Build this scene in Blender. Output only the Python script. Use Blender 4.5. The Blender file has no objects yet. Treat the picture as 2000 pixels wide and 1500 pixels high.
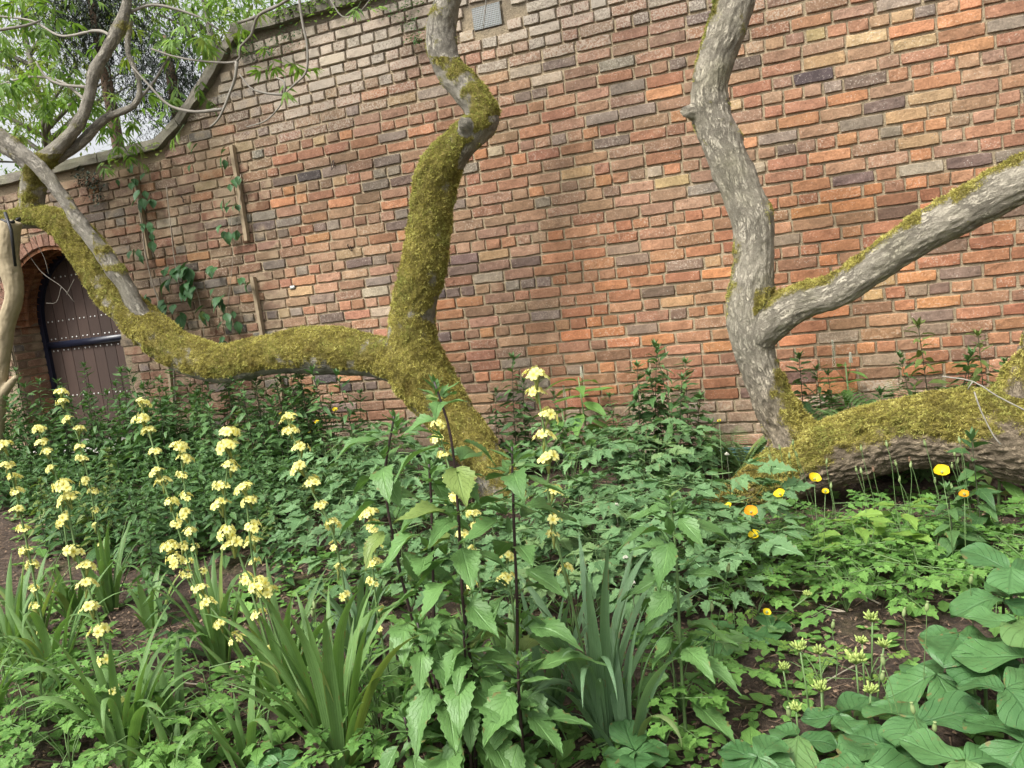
import bpy, math, random
import numpy as np
from mathutils import Vector, Matrix, noise
random.seed(7); rng = np.random.default_rng(7)
S = bpy.context.scene; C = S.collection
R_ = math.radians
# ------------------------------------------------------------------ camera
F = 1600.0
CAMZ = 1.32
AX = Vector((0.92313446, 0.36426471, -0.1230203))      # image right, in world axes
AY = Vector((-0.06627632, -0.16441342, -0.98416242))   # image down
AZ = Vector((-0.37872183, 0.91666758, -0.12763356))    # view direction
cd = bpy.data.cameras.new('camera'); cam = bpy.data.objects.new('camera', cd); C.objects.link(cam)
cd.sensor_width = 36; cd.lens = F/2000*36; cd.clip_start = .05; cd.clip_end = 2000
M = Matrix((AX, -AY, -AZ)).transposed().to_4x4(); M.translation = (0, 0, CAMZ); cam.matrix_world = M
S.camera = cam
# ------------------------------------------------------------------ sky, sun, exposure
W = bpy.data.worlds.new('World'); S.world = W; W.use_nodes = True
nt = W.node_tree; nt.nodes.clear()
sky = nt.nodes.new('ShaderNodeTexSky'); sky.sky_type = 'NISHITA'; sky.sun_disc = False
SUN_EL, SUN_AZ = 52, 205            # azimuth clockwise from +Y
sky.sun_elevation = R_(SUN_EL); sky.sun_rotation = R_(SUN_AZ)
sky.air_density = 1.0; sky.dust_density = 6; sky.ozone_density = 1
hs = nt.nodes.new('ShaderNodeHueSaturation'); hs.inputs['Saturation'].default_value = .14; hs.inputs['Value'].default_value = 1.75
bg = nt.nodes.new('ShaderNodeBackground'); bg.inputs['Strength'].default_value = .15
wo = nt.nodes.new('ShaderNodeOutputWorld')
nt.links.new(sky.outputs[0], hs.inputs['Color']); nt.links.new(hs.outputs[0], bg.inputs['Color']); nt.links.new(bg.outputs[0], wo.inputs['Surface'])
sl = bpy.data.lights.new('sun', 'SUN'); sl.energy = 2.9; sl.angle = R_(12); sl.color = (1, .965, .90)
so = bpy.data.objects.new('sun', sl); C.objects.link(so)
so.rotation_euler = (R_(90-SUN_EL), 0, R_(180-SUN_AZ)); so.location = (0, 0, 12)
S.view_settings.view_transform = 'Standard'; S.view_settings.look = 'None'; S.view_settings.exposure = 0.18
S.view_settings.gamma = 1; S.view_settings.use_curve_mapping = False
S.render.engine = 'CYCLES'; S.cycles.max_bounces = 6; S.cycles.transparent_max_bounces = 4; S.cycles.diffuse_bounces = 3

# ------------------------------------------------------------------ geometry helpers
def ray(px, py): return (AX*(px-1000) + AY*(py-750) + AZ*F)/F
def at(px, py, Y):
    r = ray(px, py); t = Y/r.y; return Vector((r.x*t, Y, CAMZ+r.z*t))
def sm(a, b, x):
    t = min(1, max(0, (x-a)/(b-a))); return t*t*(3-2*t)
def gz(x, y):
    s = .3+.7*sm(1.5, 4.5, y)
    z = .052*max(0., min(6., -(x+1)))*s
    if abs(x) < 12 and -2 < y < 8:
        z += .022*noise.noise((x*1.7, y*1.7, 3)) + .010*noise.noise((x*6, y*6, 1))
    return z
def at_h(px, py, h=0.):
    r = ray(px, py); z = h
    for k in range(6):
        t = (CAMZ-z)/(-r.z); p = r*t; z = gz(p.x, p.y)+h
    return Vector((r.x*t, r.y*t, z))
def depth(p): return (p-Vector((0, 0, CAMZ))).dot(AZ)
def proj(p):
    d = Vector(p)-Vector((0, 0, CAMZ)); z = d.dot(AZ); return 1000+F*d.dot(AX)/z, 750+F*d.dot(AY)/z

class Geo:
    """collects faces of any size; build() makes one mesh"""
    def __init__(s): s.v = []; s.f = []; s.uv = []; s.t = []; s.m = []; s.n = 0
    def add(s, v, faces, uv=None, tint=.5, mat=0):
        v = np.asarray(v, float).reshape(-1, 3)
        s.v.append(v); s.uv.append(np.zeros((len(v), 2)) if uv is None else np.asarray(uv, float))
        s.t.append(np.full(len(v), tint) if np.isscalar(tint) else np.asarray(tint, float))
        n = s.n; s.f.extend([[i+n for i in f] for f in faces]); s.m.extend([mat]*len(faces)); s.n += len(v)
    def put(s, tpl, M=None, tint=.5, mat=0):
        v, f, uv = tpl
        if M is not None:
            A = np.array(M)[:3]; v = v@A[:, :3].T+A[:, 3]
        s.add(v, f, uv, tint, mat)
    def tpl(s): return (np.concatenate(s.v), s.f, np.concatenate(s.uv))
    def mesh(s, name, mats, smooth=True):
        me = bpy.data.meshes.new(name)
        v = np.concatenate(s.v); uv = np.concatenate(s.uv); t = np.concatenate(s.t)
        me.vertices.add(len(v)); me.vertices.foreach_set('co', v.astype(np.float32).ravel())
        ln = np.fromiter((len(f) for f in s.f), np.int32, len(s.f))
        li = np.fromiter((i for f in s.f for i in f), np.int32, int(ln.sum()))
        me.loops.add(len(li)); me.loops.foreach_set('vertex_index', li)
        me.polygons.add(len(ln)); me.polygons.foreach_set('loop_start', np.concatenate(([0], np.cumsum(ln)[:-1])).astype(np.int32))
        me.polygons.foreach_set('loop_total', ln)
        me.polygons.foreach_set('material_index', np.array(s.m, np.int32))
        me.polygons.foreach_set('use_smooth', np.full(len(ln), smooth))
        ul = me.uv_layers.new(name='UVMap'); ul.data.foreach_set('uv', uv[li].astype(np.float32).ravel())
        a = me.attributes.new('tint', 'FLOAT', 'POINT'); a.data.foreach_set('value', t.astype(np.float32))
        for m in (mats if isinstance(mats, (list, tuple)) else [mats]): me.materials.append(m)
        me.update(calc_edges=True); me.validate()
        return me
def link(name, me, parent=None, M=None):
    o = bpy.data.objects.new(name, me); C.objects.link(o)
    if parent is not None: o.parent = parent
    if M is not None: o.matrix_local = M
    return o
def tag(o, label=None, cat=None, group=None, kind=None):
    if label: o['label'] = label
    if cat: o['category'] = cat
    if group: o['group'] = group
    if kind: o['kind'] = kind
    return o
def thing(name, label, cat, loc=(0, 0, 0), rz=0, group=None):
    o = bpy.data.objects.new(name, None); C.objects.link(o); o.empty_display_size = .05
    o.location = loc; o.rotation_euler = (0, 0, rz)
    return tag(o, label, cat, group)
def copy_tree(o, parent=None):
    c = o.copy(); C.objects.link(c)
    if parent is not None: c.parent = parent
    for ch in o.children: copy_tree(ch, c)
    return c
def frame_from(d, roll=0., up=Vector((0, 0, 1))):
    """matrix whose Y axis runs along d and Z axis is as far up as possible"""
    y = Vector(d).normalized()
    if abs(y.dot(up)) > .985: up = Vector((.3, -.9, .1)).normalized()
    x = y.cross(up).normalized(); z = x.cross(y)
    m = Matrix((x, y, z)).transposed()
    return (m @ Matrix.Rotation(roll, 3, 'Y')).to_4x4()
def TRS(loc, m4, s=1.):
    return Matrix.Translation(loc) @ m4 @ Matrix.Diagonal((s, s, s, 1)) if np.isscalar(s) else Matrix.Translation(loc) @ m4 @ Matrix.Diagonal((*s, 1))

def spline(P, step=.03):
    """Catmull-Rom through rows [x,y,z,r]"""
    P = np.asarray(P, float); Q = np.vstack([2*P[0]-P[1], P, 2*P[-1]-P[-2]]); out = []
    for i in range(1, len(Q)-2):
        a, b, c, d = Q[i-1], Q[i], Q[i+1], Q[i+2]
        n = max(2, int(np.linalg.norm(c[:3]-b[:3])/step))
        for k in range(n):
            t = k/n
            out.append(.5*((2*b)+(-a+c)*t+(2*a-5*b+4*c-d)*t*t+(-a+3*b-3*c+d)*t**3))
    out.append(Q[-2]); return np.array(out)
def tube(g, pts, seg=6, tint=.5, mat=0, cap=True, wob=0.):
    """pts rows [x,y,z,r]"""
    pts = np.asarray(pts, float); n = len(pts); V = []
    T = np.gradient(pts[:, :3], axis=0); T /= np.linalg.norm(T, axis=1)[:, None]+1e-9
    ref = np.array([0.31, .85, .2]); x = np.cross(T[0], ref); x /= np.linalg.norm(x)
    ang = np.arange(seg)*2*math.pi/seg; uv = []
    for i in range(n):
        x = x-T[i]*x.dot(T[i]); x /= np.linalg.norm(x)+1e-9; y = np.cross(T[i], x)
        rr = pts[i, 3]*(1+wob*rng.standard_normal(seg)) if wob else np.full(seg, pts[i, 3])
        V.append(pts[i, :3]+(np.cos(ang)*rr)[:, None]*x+(np.sin(ang)*rr)[:, None]*y)
        uv += [(a, i/n) for a in ang]
    f = [(i*seg+k, i*seg+(k+1) % seg, (i+1)*seg+(k+1) % seg, (i+1)*seg+k) for i in range(n-1) for k in range(seg)]
    if cap: f += [tuple(range(seg))[::-1], tuple((n-1)*seg+k for k in range(seg))]
    g.add(np.concatenate(V), f, uv, tint, mat)
def rotx(a): return Matrix.Rotation(a, 4, 'X')
def roty(a): return Matrix.Rotation(a, 4, 'Y')
def rotz(a): return Matrix.Rotation(a, 4, 'Z')

# ------------------------------------------------------------------ materials
class NT:
    def __init__(s, name):
        s.m = bpy.data.materials.new(name); s.m.use_nodes = True; s.t = s.m.node_tree; s.t.nodes.clear()
        s.out = s.n('ShaderNodeOutputMaterial'); s.b = s.n('ShaderNodeBsdfPrincipled'); s.l(s.b, s.out.inputs[0])
    def n(s, ty, **k):
        o = s.t.nodes.new(ty)
        for a, b in k.items(): setattr(o, a, b)
        return o
    def l(s, a, b): s.t.links.new(a.outputs[0] if hasattr(a, 'outputs') else a, b)
    def val(s, sock, v):
        if hasattr(v, 'outputs') or isinstance(v, bpy.types.NodeSocket): s.l(v, sock)
        else: sock.default_value = v
    def math(s, op, a, b=0., clamp=False):
        o = s.n('ShaderNodeMath', operation=op); o.use_clamp = clamp; s.val(o.inputs[0], a); s.val(o.inputs[1], b); return o
    def noise(s, vec, scale, detail=4, rough=.55, dist=0.):
        o = s.n('ShaderNodeTexNoise'); o.inputs['Scale'].default_value = scale; o.inputs['Detail'].default_value = detail
        o.inputs['Roughness'].default_value = rough; o.inputs['Distortion'].default_value = dist
        if vec is not None: s.l(vec, o.inputs['Vector'])
        return o
    def ramp(s, fac, *stops):
        o = s.n('ShaderNodeValToRGB'); cr = o.color_ramp
        while len(cr.elements) < len(stops): cr.elements.new(.5)
        for e, (p, c) in zip(cr.elements, stops): e.position = p; e.color = (*c, 1) if not np.isscalar(c) else (c, c, c, 1)
        s.l(fac, o.inputs[0]); return o
    def mix(s, fac, a, b, mode='MIX'):
        o = s.n('ShaderNodeMix', data_type='RGBA', blend_type=mode)
        for sock, v in ((o.inputs[0], fac), (o.inputs[6], a), (o.inputs[7], b)):
            if isinstance(v, tuple): sock.default_value = (*v, 1)
            else: s.val(sock, v)
        return o.outputs[2]
    def bump(s, h, strength=.5, dist=.01, prev=None):
        o = s.n('ShaderNodeBump'); o.inputs['Strength'].default_value = strength; o.inputs['Distance'].default_value = dist
        s.val(o.inputs['Height'], h)
        if prev is not None: s.l(prev, o.inputs['Normal'])
        return o
    def attr(s, name): return s.n('ShaderNodeAttribute', attribute_name=name)
    def base(s, c): s.val(s.b.inputs['Base Color'], c if not isinstance(c, tuple) else (*c, 1))
    def pos(s): return s.n('ShaderNodeNewGeometry').outputs['Position']

def plain(name, col, rough=.7, metal=0., var=.15, scale=30, bump=.2, bdist=.003):
    k = NT(name); p = k.n('ShaderNodeTexCoord').outputs['Object']; nz = k.noise(p, scale)
    c = k.mix(nz.outputs[0], tuple(x*(1-var) for x in col), tuple(min(1, x*(1+var)) for x in col)); k.base(c)
    k.b.inputs['Roughness'].default_value = rough; k.b.inputs['Metallic'].default_value = metal
    k.l(k.bump(nz.outputs[0], bump, bdist), k.b.inputs['Normal']); return k.m

def leaf_mat(name, lo, hi, rough=.5, trans=.3, vein=.35, nv=7, slant=.5, tcol=None, spots=0., longv=False, edge=None, vdark=False, age=.4):
    k = NT(name); uv = k.n('ShaderNodeUVMap').outputs[0]; sp = k.n('ShaderNodeSeparateXYZ'); k.l(uv, sp.inputs[0])
    au = k.math('ABSOLUTE', sp.outputs[0]); v = sp.outputs[1]
    pos = k.pos(); big = k.noise(pos, 35, 3)
    oi = k.n('ShaderNodeObjectInfo')
    t = k.math('ADD', k.math('MULTIPLY', k.attr('tint').outputs['Fac'], .75), k.math('MULTIPLY', oi.outputs['Random'], .3))
    t = k.math('ADD', t, k.math('MULTIPLY', k.math('SUBTRACT', big.outputs[0], .5), .5), clamp=True)
    col = k.mix(t, lo, hi)
    if longv:
        w = k.math('ABSOLUTE', k.math('SINE', k.math('MULTIPLY', sp.outputs[0], 9.)))
        vn = k.math('SUBTRACT', 1., k.math('MULTIPLY', w, 3.), clamp=True)
    else:
        ph = k.math('MULTIPLY', k.math('SUBTRACT', v, k.math('MULTIPLY', au, slant)), nv*math.pi)
        side = k.math('SUBTRACT', 1., k.math('MULTIPLY', k.math('ABSOLUTE', k.math('SINE', ph)), 4.5), clamp=True)
        mid = k.math('SUBTRACT', 1., k.math('MULTIPLY', au, 11.), clamp=True)
        vn = k.math('MAXIMUM', k.math('MULTIPLY', side, .65), mid)
    vc = tuple(x*.45 for x in lo) if vdark else tuple(min(1, x*1.6+.03) for x in hi)
    col = k.mix(k.math('MULTIPLY', vn, vein), col, vc)
    if edge:
        col = k.mix(k.math('MULTIPLY', k.math('SUBTRACT', au, .72, clamp=True), 3., clamp=True), col, edge)
    age = k.math('MULTIPLY', k.math('GREATER_THAN', oi.outputs['Random'], .95), age); col = k.mix(age, col, (.27, .27, .06))
    eb = k.math('MULTIPLY', k.math('GREATER_THAN', au, .78), k.math('GREATER_THAN', k.noise(pos, 28, 2).outputs[0], .62)); col = k.mix(k.math('MULTIPLY', eb, .6), col, (.20, .13, .05))
    if spots:
        s2 = k.noise(pos, 90, 2); col = k.mix(k.math('MULTIPLY', k.math('GREATER_THAN', s2.outputs[0], .68), spots), col, (.16, .13, .05))
    k.base(col); k.b.inputs['Roughness'].default_value = rough
    k.b.inputs['Specular IOR Level'].default_value = .35
    fine = k.noise(pos, 260, 2)
    h = k.math('ADD', k.math('MULTIPLY', vn, -1.), k.math('MULTIPLY', fine.outputs[0], .5))
    bp = k.bump(h, .8, .0025); k.l(bp, k.b.inputs['Normal'])
    tr = k.n('ShaderNodeBsdfTranslucent'); tc = k.mix(1., col, (1., 1.05, .55), 'MULTIPLY'); k.l(tc, tr.inputs[0])
    ms = k.n('ShaderNodeMixShader'); ms.inputs[0].default_value = trans; k.l(k.b, ms.inputs[1]); k.l(tr, ms.inputs[2]); k.l(ms, k.out.inputs[0])
    return k.m

def brick_mat():
    k = NT('brick'); pos = k.pos(); col = k.attr('col').outputs['Color']
    n1 = k.noise(pos, 18, 5, .6); n2 = k.noise(pos, 90, 5, .65); n3 = k.noise(pos, 300, 3, .6); n4 = k.noise(pos, 7, 3)
    c = k.mix(1., col, k.ramp(n1.outputs[0], (.25, .72), (.75, 1.22)), 'MULTIPLY')
    c = k.mix(1., c, k.ramp(n2.outputs[0], (.3, .74), (.7, 1.2)), 'MULTIPLY')
    # kiss marks, lichen specks, lime bloom
    ww = k.attr('bloom').outputs['Fac']
    sp = k.math('SUBTRACT', k.math('MULTIPLY', k.math('ADD', n2.outputs[0], k.math('MULTIPLY', ww, .34)), 1.), .66)
    sp = k.math('MULTIPLY', sp, 7., clamp=True)
    c = k.mix(k.math('MULTIPLY', sp, .68), c, (.46, .42, .35))
    v = k.n('ShaderNodeTexVoronoi'); v.inputs['Scale'].default_value = 75; k.l(pos, v.inputs['Vector'])
    dots = k.math('MULTIPLY', k.math('LESS_THAN', v.outputs['Distance'], .22), k.math('GREATER_THAN', n1.outputs[0], .56))
    c = k.mix(k.math('MULTIPLY', dots, .45), c, (.55, .52, .46))
    c = k.mix(1., c, k.ramp(k.noise(pos, .9, 4).outputs[0], (.32, (.66, .64, .62)), (.62, (1.08, 1.06, 1.02))), 'MULTIPLY')
    pit = k.math('MULTIPLY', k.math('SUBTRACT', .36, n2.outputs[0], clamp=True), 6., clamp=True)
    c = k.mix(k.math('MULTIPLY', pit, .6), c, (.035, .028, .025))
    smear = k.math('MULTIPLY', k.math('SUBTRACT', k.math('ADD', n4.outputs[0], k.math('MULTIPLY', k.attr('smear').outputs['Fac'], .42)), .68, clamp=True), 5., clamp=True)
    c = k.mix(k.math('MULTIPLY', smear, .55), c, k.mix(n2.outputs[0], (.27, .20, .125), (.42, .33, .22)))
    k.base(c); k.b.inputs['Roughness'].default_value = .9; k.b.inputs['Specular IOR Level'].default_value = .2
    h = k.math('ADD', k.math('MULTIPLY', n1.outputs[0], .9), k.math('ADD', k.math('MULTIPLY', n2.outputs[0], .7), k.math('MULTIPLY', n3.outputs[0], .25)))
    ck = k.noise(pos, 34, 6, .75, 1.5); h = k.math('ADD', h, k.math('MULTIPLY', k.math('LESS_THAN', ck.outputs[0], .38), -.6)); k.l(k.bump(h, .75, .009), k.b.inputs['Normal']); return k.m
def mortar_mat():
    k = NT('mortar'); pos = k.pos(); n1 = k.noise(pos, 5, 5); n2 = k.noise(pos, 120, 5, .7)
    c = k.mix(n1.outputs[0], (.29, .225, .14), (.46, .37, .24))
    sx = k.n('ShaderNodeSeparateXYZ'); k.l(pos, sx.inputs[0])
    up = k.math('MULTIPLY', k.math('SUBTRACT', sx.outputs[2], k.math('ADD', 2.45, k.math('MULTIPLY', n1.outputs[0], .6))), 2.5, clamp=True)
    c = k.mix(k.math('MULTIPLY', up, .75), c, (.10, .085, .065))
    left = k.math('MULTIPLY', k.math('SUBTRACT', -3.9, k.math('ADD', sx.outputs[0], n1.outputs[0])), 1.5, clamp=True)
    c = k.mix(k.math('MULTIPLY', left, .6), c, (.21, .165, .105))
    c = k.mix(1., c, k.ramp(n2.outputs[0], (.3, .6), (.65, 1.15)), 'MULTIPLY')
    k.base(c); k.b.inputs['Roughness'].default_value = .95
    k.l(k.bump(k.math('ADD', n2.outputs[0], n1.outputs[0]), 1., .012), k.b.inputs['Normal']); return k.m
def bark_mat(name, grey=(.34, .31, .25), dark=(.06, .048, .035), fiss=1.):
    k = NT(name); pos = k.pos(); st = k.n('ShaderNodeAttribute', attribute_name='straight').outputs['Vector']
    mp = k.n('ShaderNodeMapping'); mp.inputs['Scale'].default_value = (.34, 1, 1); k.l(st, mp.inputs[0])
    wv = k.noise(mp.outputs[0], 75, 5, .65, 1.4); big = k.noise(st, 7, 3); fine = k.noise(pos, 170, 4, .7)
    v = k.n('ShaderNodeTexVoronoi', feature='DISTANCE_TO_EDGE'); v.inputs['Scale'].default_value = 26
    add = k.n('ShaderNodeVectorMath', operation='ADD'); k.l(mp.outputs[0], add.inputs[0])
    sc = k.n('ShaderNodeVectorMath', operation='SCALE'); k.l(wv.outputs['Color'], sc.inputs[0]); sc.inputs['Scale'].default_value = .045; k.l(sc.outputs[0], add.inputs[1]); k.l(add.outputs[0], v.inputs['Vector'])
    crack = k.math('SUBTRACT', 1., k.math('MULTIPLY', v.outputs['Distance'], 9.), clamp=True)
    patch = k.math('MULTIPLY', k.math('SUBTRACT', big.outputs[0], .42, clamp=True), 5., clamp=True)
    crack = k.math('MULTIPLY', crack, k.math('ADD', .25, k.math('MULTIPLY', patch, .75)))
    w2 = k.noise(mp.outputs[0], 48, 3, .6, 2.2); ln = k.math('SUBTRACT', 1., k.math('MULTIPLY', k.math('ABSOLUTE', k.math('SUBTRACT', w2.outputs[0], .5)), 22.), clamp=True); ln = k.math('MULTIPLY', ln, k.math('ADD', .15, k.math('MULTIPLY', k.math('SUBTRACT', big.outputs[0], .3, clamp=True), 2.5, clamp=True)))
    dk = k.math('MAXIMUM', crack, ln)
    c = k.mix(big.outputs[0], tuple(x*.68 for x in grey), tuple(min(1, x*1.3) for x in grey)); grn = k.noise(pos, 4, 3); c = k.mix(k.math('MULTIPLY', k.math('SUBTRACT', grn.outputs[0], .5, clamp=True), 2.2, clamp=True), c, (.20, .19, .10))
    c = k.mix(1., c, k.ramp(fine.outputs[0], (.3, .72), (.7, 1.2)), 'MULTIPLY')
    c = k.mix(k.math('MULTIPLY', dk, .48*fiss, clamp=True), c, dark)
    rough = k.attr('rough').outputs['Fac']        # corky brown old bark near the base
    rb = k.mix(wv.outputs[0], (.06, .045, .03), (.38, .30, .20))
    c = k.mix(rough, c, rb)
    ms = k.attr('moss').outputs['Fac']
    mm = k.math('MULTIPLY', k.math('ADD', k.math('SUBTRACT', ms, .5), k.math('MULTIPLY', k.math('SUBTRACT', fine.outputs[0], .5), .9)), 6., clamp=True)
    mn = k.noise(pos, 45, 4, .7); mc = k.mix(mn.outputs[0], (.09, .07, .018), (.36, .31, .08))
    c = k.mix(mm, c, mc)
    k.base(c); k.b.inputs['Roughness'].default_value = .88; k.b.inputs['Specular IOR Level'].default_value = .2
    h = k.math('ADD', k.math('MULTIPLY', dk, -1.1), k.math('ADD', k.math('MULTIPLY', fine.outputs[0], .35), k.math('MULTIPLY', wv.outputs[0], .6)))
    k.l(k.bump(h, 1., .012), k.b.inputs['Normal']); return k.m
def moss_mat():
    k = NT('moss'); pos = k.pos(); n = k.noise(pos, 9, 4); t = k.attr('tint').outputs['Fac']
    f = k.math('ADD', k.math('MULTIPLY', t, .75), k.math('MULTIPLY', k.math('SUBTRACT', n.outputs[0], .4), .8), clamp=True)
    c = k.ramp(f, (0, (.11, .085, .024)), (.38, (.40, .355, .085)), (1, (.85, .80, .30)))
    sx = k.n('ShaderNodeSeparateXYZ'); k.l(pos, sx.inputs[0]); n2 = k.noise(pos, 3, 2)
    up = k.math('MULTIPLY', k.math('SUBTRACT', k.math('ADD', sx.outputs[2], n2.outputs[0]), 2.1), 1.2, clamp=True)
    c = k.mix(k.math('MULTIPLY', up, .6), c, k.mix(f, (.08, .10, .018), (.50, .54, .12)))
    n5 = k.noise(pos, 5.5, 4); c = k.mix(k.math('MULTIPLY', k.math('SUBTRACT', n5.outputs[0], .50, clamp=True), 4., clamp=True), c, k.mix(f, (.07, .085, .018), (.52, .58, .16)))
    n6 = k.noise(pos, 8, 4); c = k.mix(k.math('MULTIPLY', k.math('SUBTRACT', n6.outputs[0], .56, clamp=True), 5., clamp=True), c, k.mix(f, (.05, .03, .012), (.33, .22, .06)))
    k.base(c); k.b.inputs['Roughness'].default_value = .85; k.b.inputs['Specular IOR Level'].default_value = .1
    tr = k.n('ShaderNodeBsdfTranslucent'); k.l(c, tr.inputs[0]); ms = k.n('ShaderNodeMixShader'); ms.inputs[0].default_value = .35
    k.l(k.b, ms.inputs[1]); k.l(tr, ms.inputs[2]); k.l(ms, k.out.inputs[0]); return k.m
def soil_mat():
    k = NT('soil'); pos = k.pos(); n1 = k.noise(pos, 2.2, 4); n2 = k.noise(pos, 45, 6, .7); n3 = k.noise(pos, 240, 3, .6)
    c = k.ramp(n2.outputs[0], (.28, (.022, .015, .010)), (.5, (.075, .048, .031)), (.75, (.17, .115, .075)))
    c = k.mix(k.math('MULTIPLY', k.math('GREATER_THAN', n3.outputs[0], .66), .5), c, (.30, .22, .14))
    g = k.math('MULTIPLY', k.math('SUBTRACT', n1.outputs[0], .56, clamp=True), 7., clamp=True)
    c = k.mix(k.math('MULTIPLY', g, .65), c, k.mix(n2.outputs[0], (.04, .045, .008), (.13, .13, .025)))
    k.base(c); k.b.inputs['Roughness'].default_value = .95
    k.l(k.bump(k.math('ADD', n2.outputs[0], k.math('MULTIPLY', n3.outputs[0], .4)), 1., .03), k.b.inputs['Normal']); return k.m
def stone_mat():
    k = NT('coping_stone'); pos = k.pos(); n1 = k.noise(pos, 6, 5, .6); n2 = k.noise(pos, 80, 5, .7); n3 = k.noise(pos, 3, 3)
    c = k.ramp(n1.outputs[0], (.3, (.09, .08, .062)), (.7, (.26, .235, .185)))
    c = k.mix(1., c, k.ramp(n2.outputs[0], (.3, .7), (.7, 1.2)), 'MULTIPLY')
    nm = k.n('ShaderNodeNewGeometry').outputs['Normal']; sx = k.n('ShaderNodeSeparateXYZ'); k.l(nm, sx.inputs[0])
    g = k.math('MULTIPLY', k.math('MULTIPLY', k.math('SUBTRACT', sx.outputs[2], .4, clamp=True), 3., clamp=True), n3.outputs[0])
    c = k.mix(k.math('MULTIPLY', g, 1.6, clamp=True), c, (.16, .19, .04)); c = k.mix(k.math('MULTIPLY', k.math('SUBTRACT', n3.outputs[0], .5, clamp=True), 2.5, clamp=True), c, (.10, .11, .05))
    k.base(c); k.b.inputs['Roughness'].default_value = .95; k.l(k.bump(k.math('ADD', n1.outputs[0], n2.outputs[0]), .8, .01), k.b.inputs['Normal']); return k.m
def plank_mat():
    k = NT('door_board'); pos = k.n('ShaderNodeTexCoord').outputs['Object']; mp = k.n('ShaderNodeMapping'); mp.inputs['Scale'].default_value = (12, 12, 1.2); k.l(pos, mp.inputs[0])
    n = k.noise(mp.outputs[0], 6, 4, .6); oi = k.n('ShaderNodeObjectInfo')
    c = k.mix(n.outputs[0], (.026, .014, .010), (.058, .034, .024)); c = k.mix(1., c, k.ramp(oi.outputs['Random'], (0, .8), (1, 1.2)), 'MULTIPLY')
    k.base(c); k.b.inputs['Roughness'].default_value = .85; k.l(k.bump(n.outputs[0], .3, .002), k.b.inputs['Normal']); return k.m
def petal_mat(name, tip, base_, mid=.35):
    k = NT(name); uv = k.n('ShaderNodeUVMap').outputs[0]; sp = k.n('ShaderNodeSeparateXYZ'); k.l(uv, sp.inputs[0])
    t = k.attr('tint').outputs['Fac']
    c = k.ramp(sp.outputs[1], (0, base_), (mid, tuple((a+b)/2 for a, b in zip(base_, tip))), (min(.95, mid+.25), tip))
    c = k.mix(1., c, k.ramp(t, (0, .8), (1, 1.05)), 'MULTIPLY')
    k.base(c); k.b.inputs['Roughness'].default_value = .55
    tr = k.n('ShaderNodeBsdfTranslucent'); k.l(c, tr.inputs[0]); ms = k.n('ShaderNodeMixShader'); ms.inputs[0].default_value = .35
    k.l(k.b, ms.inputs[1]); k.l(tr, ms.inputs[2]); k.l(ms, k.out.inputs[0]); return k.m
def tint_mat(name, lo, hi, rough=.7):
    k = NT(name); n = k.noise(k.pos(), 60, 3)
    t = k.math('ADD', k.math('MULTIPLY', k.attr('tint').outputs['Fac'], .8), k.math('MULTIPLY', n.outputs[0], .25), clamp=True)
    k.base(k.mix(t, lo, hi)); k.b.inputs['Roughness'].default_value = rough; return k.m

M_brick = brick_mat(); M_mortar = mortar_mat(); M_stone = stone_mat(); M_soil = soil_mat()
M_barkL = bark_mat('mossy_bark', (.36, .33, .27)); M_barkR = bark_mat('grey_bark', (.43, .385, .30), fiss=.9)
M_moss = moss_mat()
M_leafA = leaf_mat('serrated_leaf', (.060, .135, .040), (.150, .285, .085), .42, .25, .40, 7, .45)
M_leafM = leaf_mat('aster_leaf', (.032, .085, .026), (.130, .245, .080), .45, .25, .35, 5, .4)
M_leafC = leaf_mat('baneberry_leaf', (.048, .120, .042), (.175, .305, .125), .5, .22, .45, 8, .6, age=.15)
M_leafP = leaf_mat('poppy_leaf', (.060, .160, .030), (.205, .390, .090), .55, .33, .2, 5, .5, age=0.)
M_leafS = leaf_mat('sword_leaf', (.095, .190, .055), (.195, .330, .105), .45, .3, .2, longv=True)
M_leafSb = leaf_mat('blue_sword_leaf', (.105, .200, .100), (.185, .310, .150), .45, .3, .2, longv=True)
M_leafR = leaf_mat('round_leaf', (.038, .105, .034), (.105, .225, .075), .42, .18, .2, 6, .42, spots=.35, vdark=True, age=.12)
M_leafY = leaf_mat('lime_leaf', (.120, .230, .040), (.250, .400, .080), .5, .38, .25, 6, .5)
M_leafW = leaf_mat('pokeweed_leaf', (.100, .210, .050), (.190, .360, .085), .45, .35, .3, 8, .45)
M_leafT = leaf_mat('tree_leaf', (.060, .130, .025), (.230, .380, .075), .5, .45, .15, 6, .4)
M_leafB = leaf_mat('climber_leaf', (.035, .095, .032), (.070, .165, .060), .4, .2, .3, 6, .5)
M_yew = tint_mat('conifer_needles', (.012, .022, .014), (.04, .06, .035), .8)
M_fern = leaf_mat('fern_frond', (.10, .19, .06), (.20, .33, .12), .6, .35, .1, 3, .3)
M_stemG = tint_mat('green_stem', (.07, .13, .04), (.15, .24, .08), .6)
M_stemD = tint_mat('dark_stem', (.018, .010, .010), (.05, .022, .02), .5)
M_stemM = tint_mat('brown_stem', (.03, .028, .018), (.07, .085, .03), .6)
M_twig = tint_mat('dry_twig', (.13, .10, .065), (.42, .36, .28), .85)
M_twigD = tint_mat('bare_twig', (.12, .105, .085), (.26, .24, .20), .85)
M_litter = tint_mat('litter', (.030, .019, .012), (.30, .20, .125), .9)
M_cream = petal_mat('cream_petal', (.85, .82, .30), (.68, .55, .03), .28)
M_yellow = petal_mat('yellow_petal', (.88, .66, .02), (.70, .50, .01))
M_orange = petal_mat('orange_petal', (.90, .38, .015), (.80, .42, .01))
M_bract = tint_mat('straw_bract', (.13, .17, .04), (.32, .34, .09), .7)
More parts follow.
